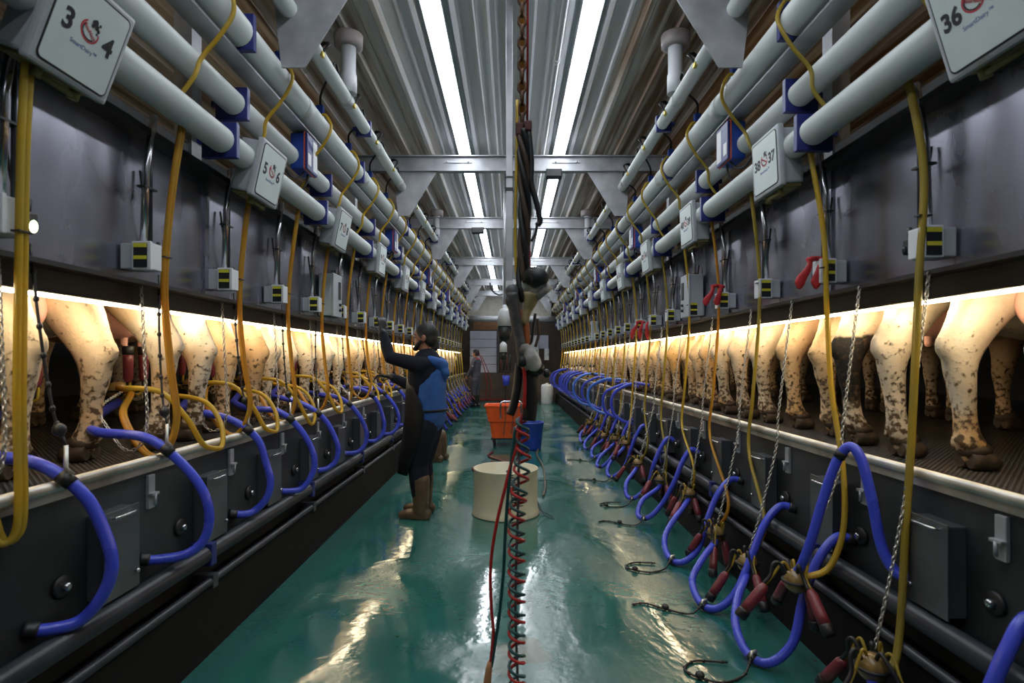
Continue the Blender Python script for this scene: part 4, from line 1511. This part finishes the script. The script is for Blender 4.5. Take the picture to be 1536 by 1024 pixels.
# upper spray gun: white cone, black taped head, pale sleeve below
gun = MB()
gun.tube(cr([A(771, 446), A(783, 432), A(798, 424), A(812, 436)], 4), [.012, .014, .016, .019, .023, .027, .031, .035, .039, .043, .045, .045, .040], n=14, rb=[.012, .014, .016, .018, .02, .022, .025, .027, .029, .031, .032, .032, .028])
gun.tube([A(809, 431), A(818, 442)], [.040, .040], n=14, rb=[.03, .03])
gun = gun.build('spray_gun', GRIMY, root)
MB().tube(cr([A(788, 425, -.022), A(797, 416, -.026), A(806, 420, -.03), A(811, 430, -.03)], 4), [.016, .022, .028, .032, .036, .039, .041, .042, .042, .041, .038, .034, .026], n=14, rb=[.012, .016, .02, .022, .024, .026, .027, .027, .027, .026, .024, .02, .014]).build('black_tape', BLACK, gun)
MB().tube(cr([A(797, 440), A(794, 455), A(789, 472), A(787, 488)], 4), [.034, .033, .031, .029, .026, .023, .02, .018, .017, .016, .015, .014, .012], n=12).build('pale_sleeve', M('beige rubber', (.30, .24, .12), .5, var=.4, scale=25), root)
MB().tube(cr([A(786, 470), A(790, 495), A(791, 520), A(789, 538)], 5), .012, n=8).tube(cr([A(782, 465), A(783, 490), A(786, 520)], 5), .008, n=8).build('orange_hose', M('orange brown hose', (.35, .10, .03), .5), root)
q = MB()
q.tube(cr([A(768, 440, -.02), A(772, 470, -.02), A(780, 510, -.02), A(786, 548, -.02)], 5), [.024] * 4 + [.022] * 4 + [.020] * 4 + [.022] * 4, n=12)
q.ball(A(768, 438, -.02), (.026, .024, .03), 12, 8).ball(A(766, 452, -.02), (.022, .022, .026), 12, 8)
q.build('grey_sleeve', M('grey black tape', (.06, .06, .065), .5, var=.6, scale=30), root)
g2 = MB()
g2.tube(cr([A(781, 530, -.03), A(788, 522, -.03), A(797, 538, -.03), A(804, 556, -.03)], 4), [.012, .015, .018, .019, .019, .020, .023, .027, .030, .031, .030, .026, .018], n=14)
g2.ball(A(789, 548, -.02), (.022, .02, .02), 12, 8)
g2 = g2.build('spray_gun', GRIMY, root)
MB().tube(cr([A(794, 560, -.02), A(804, 553, -.02), A(814, 556, -.02)], 4), [.015, .022, .027, .029, .029, .028, .026, .022, .016], n=12).ball(A(783, 542, -.04), (.018, .016, .022), 10, 8).ball(A(820, 560, 0), (.014, .02, .018), 10, 8).build('black_tape', BLACK, g2)
MB().tube(cr([A(779, 545), A(776, 580), A(771, 605), A(765, 622)], 5), .017, n=10).build('rubber_sleeve', BLACK, root)
MB().tube(cr([A(796, 555), A(797, 585), A(795, 612), A(793, 630)], 5), [.030] * 8 + [.028] * 8, n=12).build('rubber_sleeve', BLACK, root)
MB().tube(cr([A(786, 550, -.03), A(787, 580, -.03), A(786, 612, -.03)], 5), .007, n=8).build('thin_hose', REDH, root)
for (pts, mt) in (([(803, 470), (800, 490), (797, 512), (792, 516)], BLACK), ([(806, 478), (808, 500), (803, 520)], M('brown hose', (.055, .032, .02), .6))):
    MB().tube(cr([A(*p) for p in pts], 5), .006, n=7).build('thin_hose', mt, root)

# spiral air hoses below
for nm, mt, ph, lab in (('red', REDH, 0.0, 'red spiral air hose hanging in the centre down past the drum'), ('teal', TEALH, 2.2, 'dark teal spiral air hose wound together with the red one')):
    q = MB()
    pts = []
    y0_, y1_ = 628, 1060
    npt = 470
    for k in range(npt + 1):
        t = k / npt
        py = y0_ + (y1_ - y0_) * t
        amp = 0.030 if t > .12 else 0.022
        wob = math.sin(t * 9) * 6 * max(0, .45 - t) / .45
        px = 783 - 8 * min(1, t * 3) + wob
        # tighter irregular coils at the top
        a = ph + 2 * PI * ((py - y0_) / 30.5 + .35 * math.sin(t * 14) * max(0, .4 - t))
        p = at(px, py)
        pts.append(p + Vector((math.cos(a) * amp, math.sin(a) * amp, 0)))
    o = q.tube([p - pts[0] for p in pts], .0062, n=6).build('spiral_hose', mt, None, pts[0])
    tag(o, lab, 'hose', 'spiral air hoses')
MB_ = MB().tube(cr([at(779, 625) - at(779, 625), at(777, 760) - at(779, 625), at(773, 900) - at(779, 625), at(778, 1060) - at(779, 625)], 6), .0055, n=7).build('straight_hose', M('greyish mauve hose', (.12, .10, .13), .5), None, at(779, 625))
tag(MB_, 'thin greyish hose hanging straight inside the spiral air hoses', 'hose')
for nm, mt, pl, lab in (('red', REDH, [(783, 620), (776, 668), (768, 690), (758, 730), (744, 790), (736, 850), (737, 910), (740, 950), (735, 1000)], 'plain red hose bowing out left of the spiral air hoses'),
                        ('teal', TEALH, [(773, 640), (767, 690), (762, 740), (758, 800), (755, 860), (748, 930), (737, 1000)], 'plain dark teal hose hanging beside the bowed red hose')):
    pts = cr([at(*p) for p in pl], 6)
    o = MB().tube([p - pts[0] for p in pts], .0065, n=8).build('air_hose', mt, None, pts[0])
    tag(o, lab, 'hose')
o = MB().tube([(0, 0, .03), (-.004, 0, 0), (-.01, 0, -.05), (-.016, 0, -.16)], [.008, .013, .015, .014], n=10).build('wooden_handle', WOOD, None, at(735, 1003))
tag(o, 'tan wooden handle at the lower end of the red and teal hoses', 'handle')
sp = []
for k in range(160):
    t = k / 159
    p = at(763 + 14 * t, 705 + 52 * t, 2.25)
    rr = .010 + .012 * t
    sp.append(p + Vector((math.cos(k * .55) * rr, math.sin(k * .55) * rr, 0)))
o = MB().tube([p - sp[0] for p in sp], .0025, n=5).build('coil_spring', BLACK, None, sp[0])
tag(o, 'small black coil spring hanging between the hoses before the drum', 'spring')

# ------------------------------------------------------------------ things on the pit floor
t = thing('cut_drum', (-.06, 5.38, 0), 'white cut-off plastic drum standing on the floor in the middle', 'drum')
MB().lathe([(.0, .012), (.285, .012), (.300, .02), (.318, .0), (.322, .012), (.308, .045), (.303, .10), (.303, .42), (.309, .428), (.303, .434), (.292, .43), (.290, .05), (.0, .03)], 48).build('shell', DRUM, t)
hp = cr([(.285, -.02, .15), (.36, -.15, .02), (.44, -.19, .006), (.42, -.10, .006), (.33, -.02, .03), (.30, .02, .1)], 6)
o = MB().tube([Vector(p) for p in hp], .004, n=6).build('wire_loop', DARKPIPE, t)

t = thing('tub_cart', (-.11, 9.75, 0), 'orange plastic tub on castors with chrome handle behind the drum', 'cart')
tub = MB()
z0, z1, zm = .14, .68, .40


def rrect(w, d, z, r=.05):
    out = []
    for cx, cy, a0 in ((w / 2 - r, d / 2 - r, 0), (-w / 2 + r, d / 2 - r, 90), (-w / 2 + r, -d / 2 + r, 180), (w / 2 - r, -d / 2 + r, 270)):
        for j in range(5):
            a = math.radians(a0 + 22.5 * j)
            out.append(Vector((cx + r * math.cos(a), cy + r * math.sin(a), z)))
    return out


rings = [rrect(.46, .44, z0), rrect(.53, .50, zm), rrect(.58, .55, zm + .02), rrect(.68, .62, z1), rrect(.71, .65, z1 + .01), rrect(.71, .65, z1 - .01), rrect(.66, .60, z1), rrect(.52, .48, zm), rrect(.44, .42, z0 + .02)]
vs = [v for r_ in rings for v in r_]
n_ = len(rings[0])
fs = [(i * n_ + j, i * n_ + (j + 1) % n_, (i + 1) * n_ + (j + 1) % n_, (i + 1) * n_ + j) for i in range(len(rings) - 1) for j in range(n_)]
fs += [tuple(reversed(range(n_))), tuple((len(rings) - 1) * n_ + j for j in range(n_))]
tub._add(vs, fs, False)
tub.build('tub', ORANGE, t)
MB().tube(cr([(-.08, -.35, .48), (-.08, -.36, .70), (-.05, -.34, .755), (.05, -.34, .765), (.22, -.34, .765), (.26, -.35, .72), (.26, -.35, .5)], 5), .016, n=10).build('handle', TUBE_STEEL, t)
MB().box((0, 0, .125), (.5, .46, .025), bevel=.004).build('base_frame', BLACK, t)
for sx in (-1, 1):
    for sy in (-1, 1):
        w = MB().tube([(sx * .19 - .018, sy * .17, .05), (sx * .19 + .018, sy * .17, .05)], .05, n=16).box((sx * .19, sy * .17, .09), (.06, .05, .06), bevel=.004)
        w.build('castor', BLACK, t)
c1 = chain_mb([(.0, -.37, .74), (.0, -.345, .45), (-.03, -.33, .2)], .04, .005, .022)
c1.build('hanging_chain', DARKPIPE, t)
c1 = chain_mb([(.12, -.37, .74), (.125, -.345, .45), (.10, -.33, .22)], .04, .005, .022)
c1.build('hanging_chain', DARKPIPE, t)

t = thing('bucket', (.30, 9.22, 0), 'blue plastic bucket beside the orange tub', 'bucket')
MB().lathe([(.0, .01), (.165, .01), (.17, .0), (.175, .02), (.215, .42), (.225, .43), (.225, .45), (.21, .45), (.208, .42), (.165, .04), (.0, .03)], 32).build('shell', BUCKET, t)
MB().tube(cr([(.222, 0, .43), (.235, .06, .55), (.17, .16, .68), (.0, .24, .735), (-.17, .16, .68), (-.235, .06, .55), (-.222, 0, .43)], 6), .006, n=6).build('handle', DARKPIPE, t)
hp = cr([(.42, 9.12, .02), (.38, 8.6, .012), (.42, 7.6, .012), (.38, 6.5, .012), (.33, 6.0, .012)], 8)
o = MB().tube([p - hp[0] for p in hp], .014, n=8).build('floor_hose', M('olive hose', (.07, .07, .05), .5), None, hp[0])
tag(o, 'thin dark olive hose on the floor from bucket towards the drum', 'hose')
hp = [(-.42, 7.75, .012), (-.2, 7.4, .012), (-.05, 7.6, .012), (-.3, 7.9, .015), (-.52, 7.6, .012), (-.42, 7.3, .012), (-.15, 7.25, .014), (.05, 7.5, .015), (-.1, 8.0, .012), (-.35, 8.5, .012), (-.30, 8.9, .012)]
hp = cr(hp, 8)
o = MB().tube([p - hp[0] for p in hp], .013, n=8).build('floor_hose', M('dark red hose', (.16, .015, .02), .4), None, hp[0])
tag(o, 'dark red hose tangled on the floor between drum and orange tub', 'hose')
t = thing('white_canister', (1.17, 18.9, 0), 'white plastic canister standing at the far right end of the pit', 'canister')
MB().lathe([(.0, 0), (.19, 0), (.2, .02), (.2, .58), (.17, .64), (.10, .655), (.0, .655)], 28).build('canister_body', WHITE, t)
MB().lathe([(.05, .65), (.05, .69), (.0, .69)], 14).build('lid', WHITE, t)

# dome cameras on poles
for (px, py, Y, sc, lab) in ((757, 478, 7.7, 1.0, 'white dome camera with black dome hanging mid pit, the nearer larger one'), (755, 522, 14.2, 1.0, 'white dome camera hanging lower and farther down the pit')):
    p = at(px, py, Y)
    t = thing('dome_camera', p, lab, 'camera', 'dome cameras over the pit')
    MB().lathe([(.0, .19), (.03, .19), (.032, .15), (.06, .13), (.088, .09), (.098, -.10), (.0, -.10)], 24).build('housing', WHITE, t)
    MB().lathe([(.090, -.10), (.092, -.20), (.08, -.26), (.05, -.30), (.0, -.315)], 24).build('dome', BLACK, t)
    MB().tube([(0, 0, .18), (0, 0, 4.0 - p.z)], .016, n=10).build('pole', GALV, t)

# ------------------------------------------------------------------ far end of the parlour
e = MB().box((0, 19.78, .50), (3.6, .12, 1.0))
e.cur = 1
e.box((-.2, 19.71, .09), (2.2, .02, .05))
struct('wall_end', e, [BROWN, M('red paint', (.20, .012, .012), .5)])
struct('floor_end', MB().box((0, 20.75, .94), (3.36, 1.9, .08)), BROWN)
# white sectional shutter leaning at the back left
t = thing('shutter', (-1.03, 20.3, .98), 'pale grey sectional shutter panels at the far end on the left', 'shutter')
for k in range(5):
    MB().box((0, 0, .17 + k * .30), (.95, .05, .285), bevel=.01).build('section', DOORM, t)
MB().box((.52, 0, .78), (.08, .1, 1.6)).build('frame_post', DARKPIPE, t)
t = thing('shutter', (.98, 20.35, 1.90), 'pale panel at the far end on the right, beside the hanging bundle', 'shutter')
MB().box((-.1, 0, .20), (.85, .05, .48), bevel=.01).build('section', DOORM, t)
o = MB().tube([(-1.5, 19.9, 2.90), (1.5, 19.9, 2.90)], .10, n=18).build('duct', PVCB)
tag(o, 'thick white pipe crossing the far end of the parlour', 'pipe')
o = MB().box((-.92, 21.62, 3.5), (1.6, .06, 1.0), bevel=.01).build('board', BEIGE)
tag(o, 'beige board high on the far end wall, left of the middle', 'board')
o = MB().box((.95, 21.62, 3.5), (1.1, .06, .9), bevel=.01).build('board', BEIGE)
tag(o, 'beige board high on the far end wall, right of the middle', 'board')
o = MB().box((-.75, 20.5, 2.58), (1.3, .1, .06)).box((-.75, 20.56, 2.72), (1.3, .03, .3)).build('shelf', M('brown shelf', (.16, .075, .03), .6))
tag(o, 'brown shelf board above the pale shutter at the far end', 'shelf')
for (x0, z0, w, h, lab) in ((.78, 1.35, .32, .9, 'tall grey switch cabinet at the far right end'), (1.22, 1.45, .16, .4, 'small pale switch box beside the grey cabinet at the far end')):
    t = thing('switch_cabinet', (x0, 20.0, z0), lab, 'cabinet')
    MB().box((0, 0, h / 2), (w, .2, h), bevel=.012).build('housing', GALV if w > .2 else GREYBOX, t)
    MB().box((0, -.105, h / 2), (w - .03, .012, h - .04), bevel=.004).build('door', GALV if w > .2 else GREYBOX, t)
    MB().box((w * .3, -.118, h / 2), (.02, .016, .07), bevel=.003).build('handle', BLACK, t)
hp = cr([(-.92, 19.4, .06), (-.86, 19.45, .6), (-.95, 19.5, 1.15), (-1.12, 19.55, 1.65), (-1.18, 19.6, 1.85)], 8)
o = MB().tube([p - hp[0] for p in hp], .016, n=8).tube([(p - hp[0]) + Vector((.1 + .05 * math.sin(k * .2), .02, 0)) for k, p in enumerate(hp[:24])], .014, n=8).build('wall_hose', M('dark red rubber', (.20, .012, .015), .5), None, hp[0])
tag(o, 'dark red hose hanging beside the far person at the end wall', 'hose')
t = thing('tool_rack', (-.22, 19.2, .95), 'dark tool stand with blue tools at the far end in the middle', 'rack')
MB().box((0, 0, .0), (.05, .05, 1.9)).box((0, 0, .7), (.4, .06, .05)).build('frame', BLACK, t)
for k in range(4):
    MB().tube([(-.15 + k * .1, -.05, .70), (-.16 + k * .1, -.06, .15)], .022, n=8).build('brush', (M('red brown tool', (.12, .03, .02), .5), BLACK)[k % 2], t)
MB().lathe([(.0, -.25), (.10, -.25), (.13, .08), (.12, .08), (.0, -.2)], 16, (.02, -.12, -.1)).build('blue_pail', HOSE, t)
# black cable sagging below the last beams
hp = cr([(-.62, 15.9, 3.62), (-.55, 15.9, 3.40), (-.35, 15.9, 3.28), (-.12, 15.9, 3.40), (-.05, 15.9, 3.6)], 8)
o = MB().tube([p - hp[0] for p in hp], .022, n=8).build('sagging_cable', CABLE, None, hp[0])
tag(o, 'black cable sagging in a bow below a far cross beam', 'cable')


# ------------------------------------------------------------------ people
def hand(b, wrist, direction, palm_n, size=1.0, curl=0.5):
    """palm with four separate fingers and a thumb; direction = along the hand, palm_n = palm normal"""
    d = Vector(direction).normalized()
    n = Vector(palm_n)
    n = (n - d * n.dot(d)).normalized()
    sd = d.cross(n)
    w = Vector(wrist)
    b.tube([w - d * .02, w + d * .03 * size, w + d * .085 * size], [.024 * size, .03 * size, .034 * size], n=12, rb=[.018 * size, .016 * size, .014 * size], up=sd, dome=True)
    for k, (o, L) in enumerate(((-.030, .066), (-.010, .076), (.011, .072), (.031, .056))):
        p0 = w + d * .085 * size + sd * o * size
        d1 = (d + n * curl * .5).normalized()
        d2 = (d + n * curl * 1.4).normalized()
        d3 = (d * .5 + n * curl * 2.4).normalized()
        L *= size
        p1 = p0 + d1 * L * .45
        p2 = p1 + d2 * L * .32
        p3 = p2 + d3 * L * .28
        b.tube([p0 - d * .02, p0, p1, p2, p3], [.009 * size] * 3 + [.008 * size, .007 * size], n=8, dome=True)
    t0 = w + d * .03 * size - sd * .024 * size
    b.tube([t0, t0 + (d * .5 - sd * .8 + n * .3).normalized() * .035 * size, t0 + (d * .5 - sd * .8 + n * .3).normalized() * .035 * size + (d * .8 - sd * .2 + n * .5).normalized() * .035 * size], [.011 * size, .010 * size, .008 * size], n=8, dome=True)


def person(x0, y0, turn, arms, feet, mats, label, detail=True):
    """local axes: u forward, v to the person's left, z up"""
    t = thing('person', (x0, y0, 0), label, 'person')
    t.rotation_euler = (0, 0, turn)
    # hips, chest, neck, head
    hip = [(.0, .10), (.0, -.10)]
    body = MB()
    tors = [((.0, 0, .84), .115, .165), ((.0, 0, .95), .12, .165), ((.005, 0, 1.08), .11, .15), ((.01, 0, 1.22), .12, .165), ((.005, 0, 1.36), .115, .185), ((-.01, 0, 1.44), .085, .13), ((-.005, 0, 1.49), .058, .065)]

    def torso(b, grow, lo=0, hi=7):
        ts = tors[lo:hi]
        b.tube([c for c, a, w in ts], [a + grow for c, a, w in ts], n=20, rb=[w + grow for c, a, w in ts], up=(1, 0, 0), dome=True)
    torso(body, 0)
    body.tube([(-.01, 0, 1.45), (.005, 0, 1.53), (.02, 0, 1.60)], [.062, .056, .058], n=14)
    # head: skull, jaw, face features
    hz = 1.655
    body.ball((.012, 0, hz + .03), (.098, .078, .098), 20, 14)
    body.ball((.045, 0, hz - .045), (.066, .058, .068), 16, 12)
    body.ball((.075, 0, hz - .085), (.028, .03, .022), 10, 8)
    body.tube([(.10, 0, hz + .022), (.118, 0, hz - .012), (.126, 0, hz - .026), (.105, 0, hz - .034)], [.010, .013, .016, .012], n=8)
    body.tube([(.092, .028, hz - .062), (.103, 0, hz - .060), (.092, -.028, hz - .062)], [.006, .010, .006], n=8)
    for q in (-1, 1):
        body.tube([(.096, q * .05, hz + .036), (.108, q * .02, hz + .034)], .009, n=8, dome=True)
        body.ball((.0, q * .080, hz - .005), (.028, .012, .036), 10, 8)
        body.ball((-.002, q * .088, hz + .006), (.02, .008, .024), 10, 8)
    for nm_, (sh, el, wr, hd, pn) in arms.items():
        body.tube([sh, Vector(sh).lerp(Vector(el), .5), el, Vector(el).lerp(Vector(wr), .4), wr], [.055, .048, .042, .040, .027], n=12, dome=True)
        hand(body, wr, hd, pn, 1.0, .45)
    for (kx, ky, kz), (ax, ay, az), q in feet:
        body.tube([(0, q * .10, .86), ((kx) * .5, q * .10 + (ky - q * .1) * .5, (.86 + kz) / 2), (kx, ky, kz), (kx * .5 + ax * .5 - .01, (ky + ay) / 2, (kz + az) / 2), (ax, ay, az)], [.092, .082, .060, .056, .042], n=14, dome=True)
        body.tube([(ax - .04, ay, .05), (ax + .06, ay, .045), (ax + .16, ay, .035)], [.04, .042, .03], n=10, dome=True)
    link('body', organic('body', body, .0085, 2, mats['skin']), t)
    if mats.get('glove'):
        for nm_, (sh, el, wr, hd, pn) in arms.items():
            gl = MB()
            hand(gl, wr, hd, pn, 1.12, .45)
            gl.tube([Vector(el).lerp(Vector(wr), .8), wr], [.042, .036], n=12, dome=True)
            link('glove', organic('glove', gl, .006, 1, mats['glove']), t)
    # eyes
    ey = MB()
    for q in (-1, 1):
        ey.ball((.098, q * .033, hz + .018), (.011, .014, .010), 10, 8)
    ey.build('eyes', M('eye white', (.5, .48, .45), .3), t)
    hr = MB()
    hr.ball((-.006, 0, hz + .045), (.108, .088, .098), 20, 14)
    hr.ball((-.045, 0, hz - .01), (.068, .078, .075), 16, 12)
    hr.tube([(.03, .072, hz + .05), (.015, .082, hz + .0)], .016, n=8, dome=True).tube([(.03, -.072, hz + .05), (.015, -.082, hz + .0)], .016, n=8, dome=True)
    link('hair', organic('hair', hr, .011, 2, mats['hair']), t)
    if mats.get('beard'):
        bd = MB()
        bd.tube(cr([(.03, .072, hz - .03), (.07, .056, hz - .075), (.105, 0, hz - .098), (.07, -.056, hz - .075), (.03, -.072, hz - .03)], 4), [.017, .018, .019, .02, .021, .022, .023, .024, .024, .024, .023, .022, .021, .02, .019, .018, .017], n=8, dome=True)
        link('beard', organic('beard', bd, .009, 2, mats['hair']), t)
    # jacket with sleeves
    jk = MB()
    torso(jk, .022 if not mats.get('beard') else .040, 1, 6)
    for nm_, (sh, el, wr, hd, pn) in arms.items():
        shv, elv, wrv = Vector(sh), Vector(el), Vector(wr)
        jk.tube([shv + Vector((0, -.03 if sh[1] > 0 else .03, 0)), shv, shv.lerp(elv, .5), elv, elv.lerp(wrv, .45), elv.lerp(wrv, .93)], [.082, .078, .066, .060, .055, .042], n=14, dome=True)
    link('jacket', organic('jacket', jk, .012, 3, mats['jacket']), t)
    tr = MB()
    tr.tube([(.0, 0, .78), (.0, 0, .86), (.0, 0, .98)], [.115, .135, .128], n=20, rb=[.15, .185, .175], up=(1, 0, 0), dome=True)
    for (kx, ky, kz), (ax, ay, az), q in feet:
        tr.tube([(0, q * .095, .84), (kx * .5, q * .1 + (ky - q * .1) * .5, (.86 + kz) / 2), (kx, ky, kz), ((kx + ax) / 2, (ky + ay) / 2, (kz + az) / 2 + .04), (ax * .8 + kx * .2, ay * .8 + ky * .2, .22)], [g_ * (1.16 if mats.get('beard') else 1.0) for g_ in (.118, .105, .082, .078, .068)], n=14, dome=True)
    link('trousers', organic('trousers', tr, .013, 3, mats['trousers']), t)
    for (kx, ky, kz), (ax, ay, az), q in feet:
        bt = MB()
        bt.tube([(ax * .75 + kx * .25, ay * .8 + ky * .2, .36), (ax, ay, .2), (ax, ay, .09)], [g_ * (1.1 if mats.get('beard') else 1.0) for g_ in (.082, .070, .062)], n=14, dome=True)
        bt.tube([(ax - .055, ay, .050), (ax + .03, ay, .052), (ax + .12, ay, .046), (ax + .185, ay, .038)], [.049, .052, .043, .031], n=14, rb=[.044, .046, .051, .04], up=(0, 0, 1), dome=True)
        bt.box((ax + .06, ay, .012), (.28, .085, .024), bevel=.008)
        link('boot', organic('boot', bt, .010, 2, mats['boot']), t)
    return t


# man reaching up and forward, seen from his left side; u forward = -x after the turn
man = person(-.80, 5.28, PI - .16,
             {'l': ((-.02, .185, 1.40), (.27, .22, 1.475), (.365, .15, 1.70), (.1, -.12, .9), (.6, -.5, .2)),
              'r': ((.02, -.185, 1.39), (.16, -.23, 1.17), (.40, -.17, 1.285), (1, .1, .15), (0, .2, -1))},
             [((.045, .10, .49), (.015, .11, .09), 1), ((.065, -.10, .49), (.05, -.12, .09), -1)],
             dict(skin=SKIN, hair=HAIR, jacket=NAVY, trousers=NAVY, boot=BOOT, beard=True, glove=BLACK),
             'person in blue vest, black apron and brown boots reaching up to the tubes')
vs_ = MB()
vs_.tube([(-.02, 0, .93), (-.02, 0, 1.08), (-.018, 0, 1.22), (-.02, 0, 1.34), (-.03, 0, 1.42)], [.168, .162, .168, .156, .10], n=24, rb=[.20, .195, .205, .185, .125], up=(1, 0, 0), dome=True)
link('vest', organic('vest', vs_, .012, 2, VEST), man)
hd = MB()
hd.tube(cr([(-.03, .12, 1.47), (-.10, .10, 1.44), (-.155, .0, 1.40), (-.10, -.10, 1.44), (-.03, -.12, 1.47)], 4), [.028, .034, .04, .044, .048, .052, .056, .058, .06, .058, .056, .052, .048, .044, .04, .034, .028], n=12, dome=True)
hd.tube([(-.15, 0, 1.40), (-.175, 0, 1.32), (-.165, 0, 1.26)], [.05, .055, .03], n=12, rb=[.08, .07, .03], dome=True)
link('hood', organic('hood', hd, .011, 2, VEST), man)
ap = MB()
rowsA = [(1.30, .150, .165, 62), (1.18, .158, .19, 75), (1.06, .165, .20, 98), (.95, .172, .205, 105), (.82, .185, .215, 100), (.66, .20, .20, 88), (.52, .205, .185, 76), (.40, .21, .17, 66)]
nA = 22
vsA, fsA = [], []
for lay in (0, 1):
    for z, a, w, sp_ in rowsA:
        for j in range(nA + 1):
            an = math.radians(-sp_ + 2 * sp_ * j / nA)
            g = (0.0 if lay else .007) + .012 * math.sin(an * 5 + z * 3) * (1.3 - z)
            vsA.append(((a * 1.12 + g) * math.cos(an) + (.02 if z < .6 else .0), (w * 1.08 + g) * math.sin(an), z))
K = len(rowsA)


def ia(l, i, j):
    return (l * K + i) * (nA + 1) + j


for i in range(K - 1):
    for j in range(nA):
        fsA.append((ia(0, i, j), ia(0, i, j + 1), ia(0, i + 1, j + 1), ia(0, i + 1, j)))
        fsA.append((ia(1, i, j), ia(1, i + 1, j), ia(1, i + 1, j + 1), ia(1, i, j + 1)))
    fsA.append((ia(0, i, 0), ia(0, i + 1, 0), ia(1, i + 1, 0), ia(1, i, 0)))
    fsA.append((ia(0, i, nA), ia(1, i, nA), ia(1, i + 1, nA), ia(0, i + 1, nA)))
for j in range(nA):
    fsA.append((ia(0, 0, j), ia(1, 0, j), ia(1, 0, j + 1), ia(0, 0, j + 1)))
    fsA.append((ia(0, K - 1, j), ia(0, K - 1, j + 1), ia(1, K - 1, j + 1), ia(1, K - 1, j)))
ap._add(vsA, fsA, True)
ap.build('apron', APRON, man)
st_ = MB()
ring = [((.176) * math.cos(a) - .018, .214 * math.sin(a), .99) for a in [2 * PI * k / 32 for k in range(32)]]
st_.tube(ring, .012, n=6, closed=True, rb=.005)
st_.build('apron_tie', APRON, man)

far = person(-1.12, 17.6, PI - .5,
             {'l': ((-.02, .185, 1.40), (.03, .24, 1.13), (.17, .22, .95), (.6, 0, -.7), (0, -1, 0)),
              'r': ((.0, -.185, 1.40), (.05, -.24, 1.14), (.2, -.2, 1.0), (.7, 0, -.6), (0, 1, 0))},
             [((.03, .10, .49), (.0, .11, .09), 1), ((.03, -.10, .49), (.02, -.11, .09), -1)],
             dict(skin=SKIN, hair=HAIR, jacket=COVERALL, trousers=COVERALL, boot=BLACK, beard=False),
             'person in dark coverall with red collar standing at the far end on the left')
person(-1.17, 8.2, PI - .2,
       {'l': ((-.02, .185, 1.40), (.05, .20, 1.13), (.24, .14, 1.05), (1, -.2, .1), (0, 0, -1)),
        'r': ((.0, -.185, 1.40), (.06, -.20, 1.14), (.26, -.14, 1.06), (1, .2, .1), (0, 0, -1))},
       [((-.02, .10, .49), (-.12, .10, .09), 1), ((-.03, -.10, .49), (-.14, -.10, .09), -1)],
       dict(skin=SKIN, hair=HAIR, jacket=NAVY, trousers=NAVY, boot=BOOT, beard=False),
       'person almost hidden behind the one in the blue vest, only boots showing')
cl_ = MB()
cl_.tube([(.092 * math.cos(a) - .01, .10 * math.sin(a), 1.475 - .018 * math.cos(a)) for a in [2 * PI * k / 24 for k in range(24)]], .022, n=8, closed=True)
cl_.prism([(.07, 1.46), (.12, 1.40), (.135, 1.33), (.10, 1.40)], 'y', -.06, .06)
cl_.build('collar', REDC, far)
MB().box((-.02, .262, 1.27), (.09, .006, .02)).box((.10, .15, 1.15), (.05, .006, .02)).build('pale_patch', WHITE, far)

# ------------------------------------------------------------------ camera, world, view
cam = bpy.data.cameras.new('camera')
cam.sensor_width = 36
cam.lens = F / 1536 * 36
cam.shift_y = 28 / 1536
cam.clip_start = 0.05
cam.dof.use_dof = True
cam.dof.focus_distance = 6.0
cam.dof.aperture_fstop = 3.0
co = bpy.data.objects.new('camera', cam)
COL.objects.link(co)
co.location = (0, 0, EYE)
co.rotation_euler = (PI / 2, 0, 0)
scene.camera = co
w = bpy.data.worlds.new('world')
scene.world = w
w.use_nodes = True
w.node_tree.nodes['Background'].inputs[0].default_value = (0.5, 0.55, 0.7, 1)
w.node_tree.nodes['Background'].inputs[1].default_value = 0.02
vs = scene.view_settings
vs.view_transform = 'Standard'
vs.look = 'None'
vs.gamma = 1
vs.use_curve_mapping = False
vs.exposure = 0.0
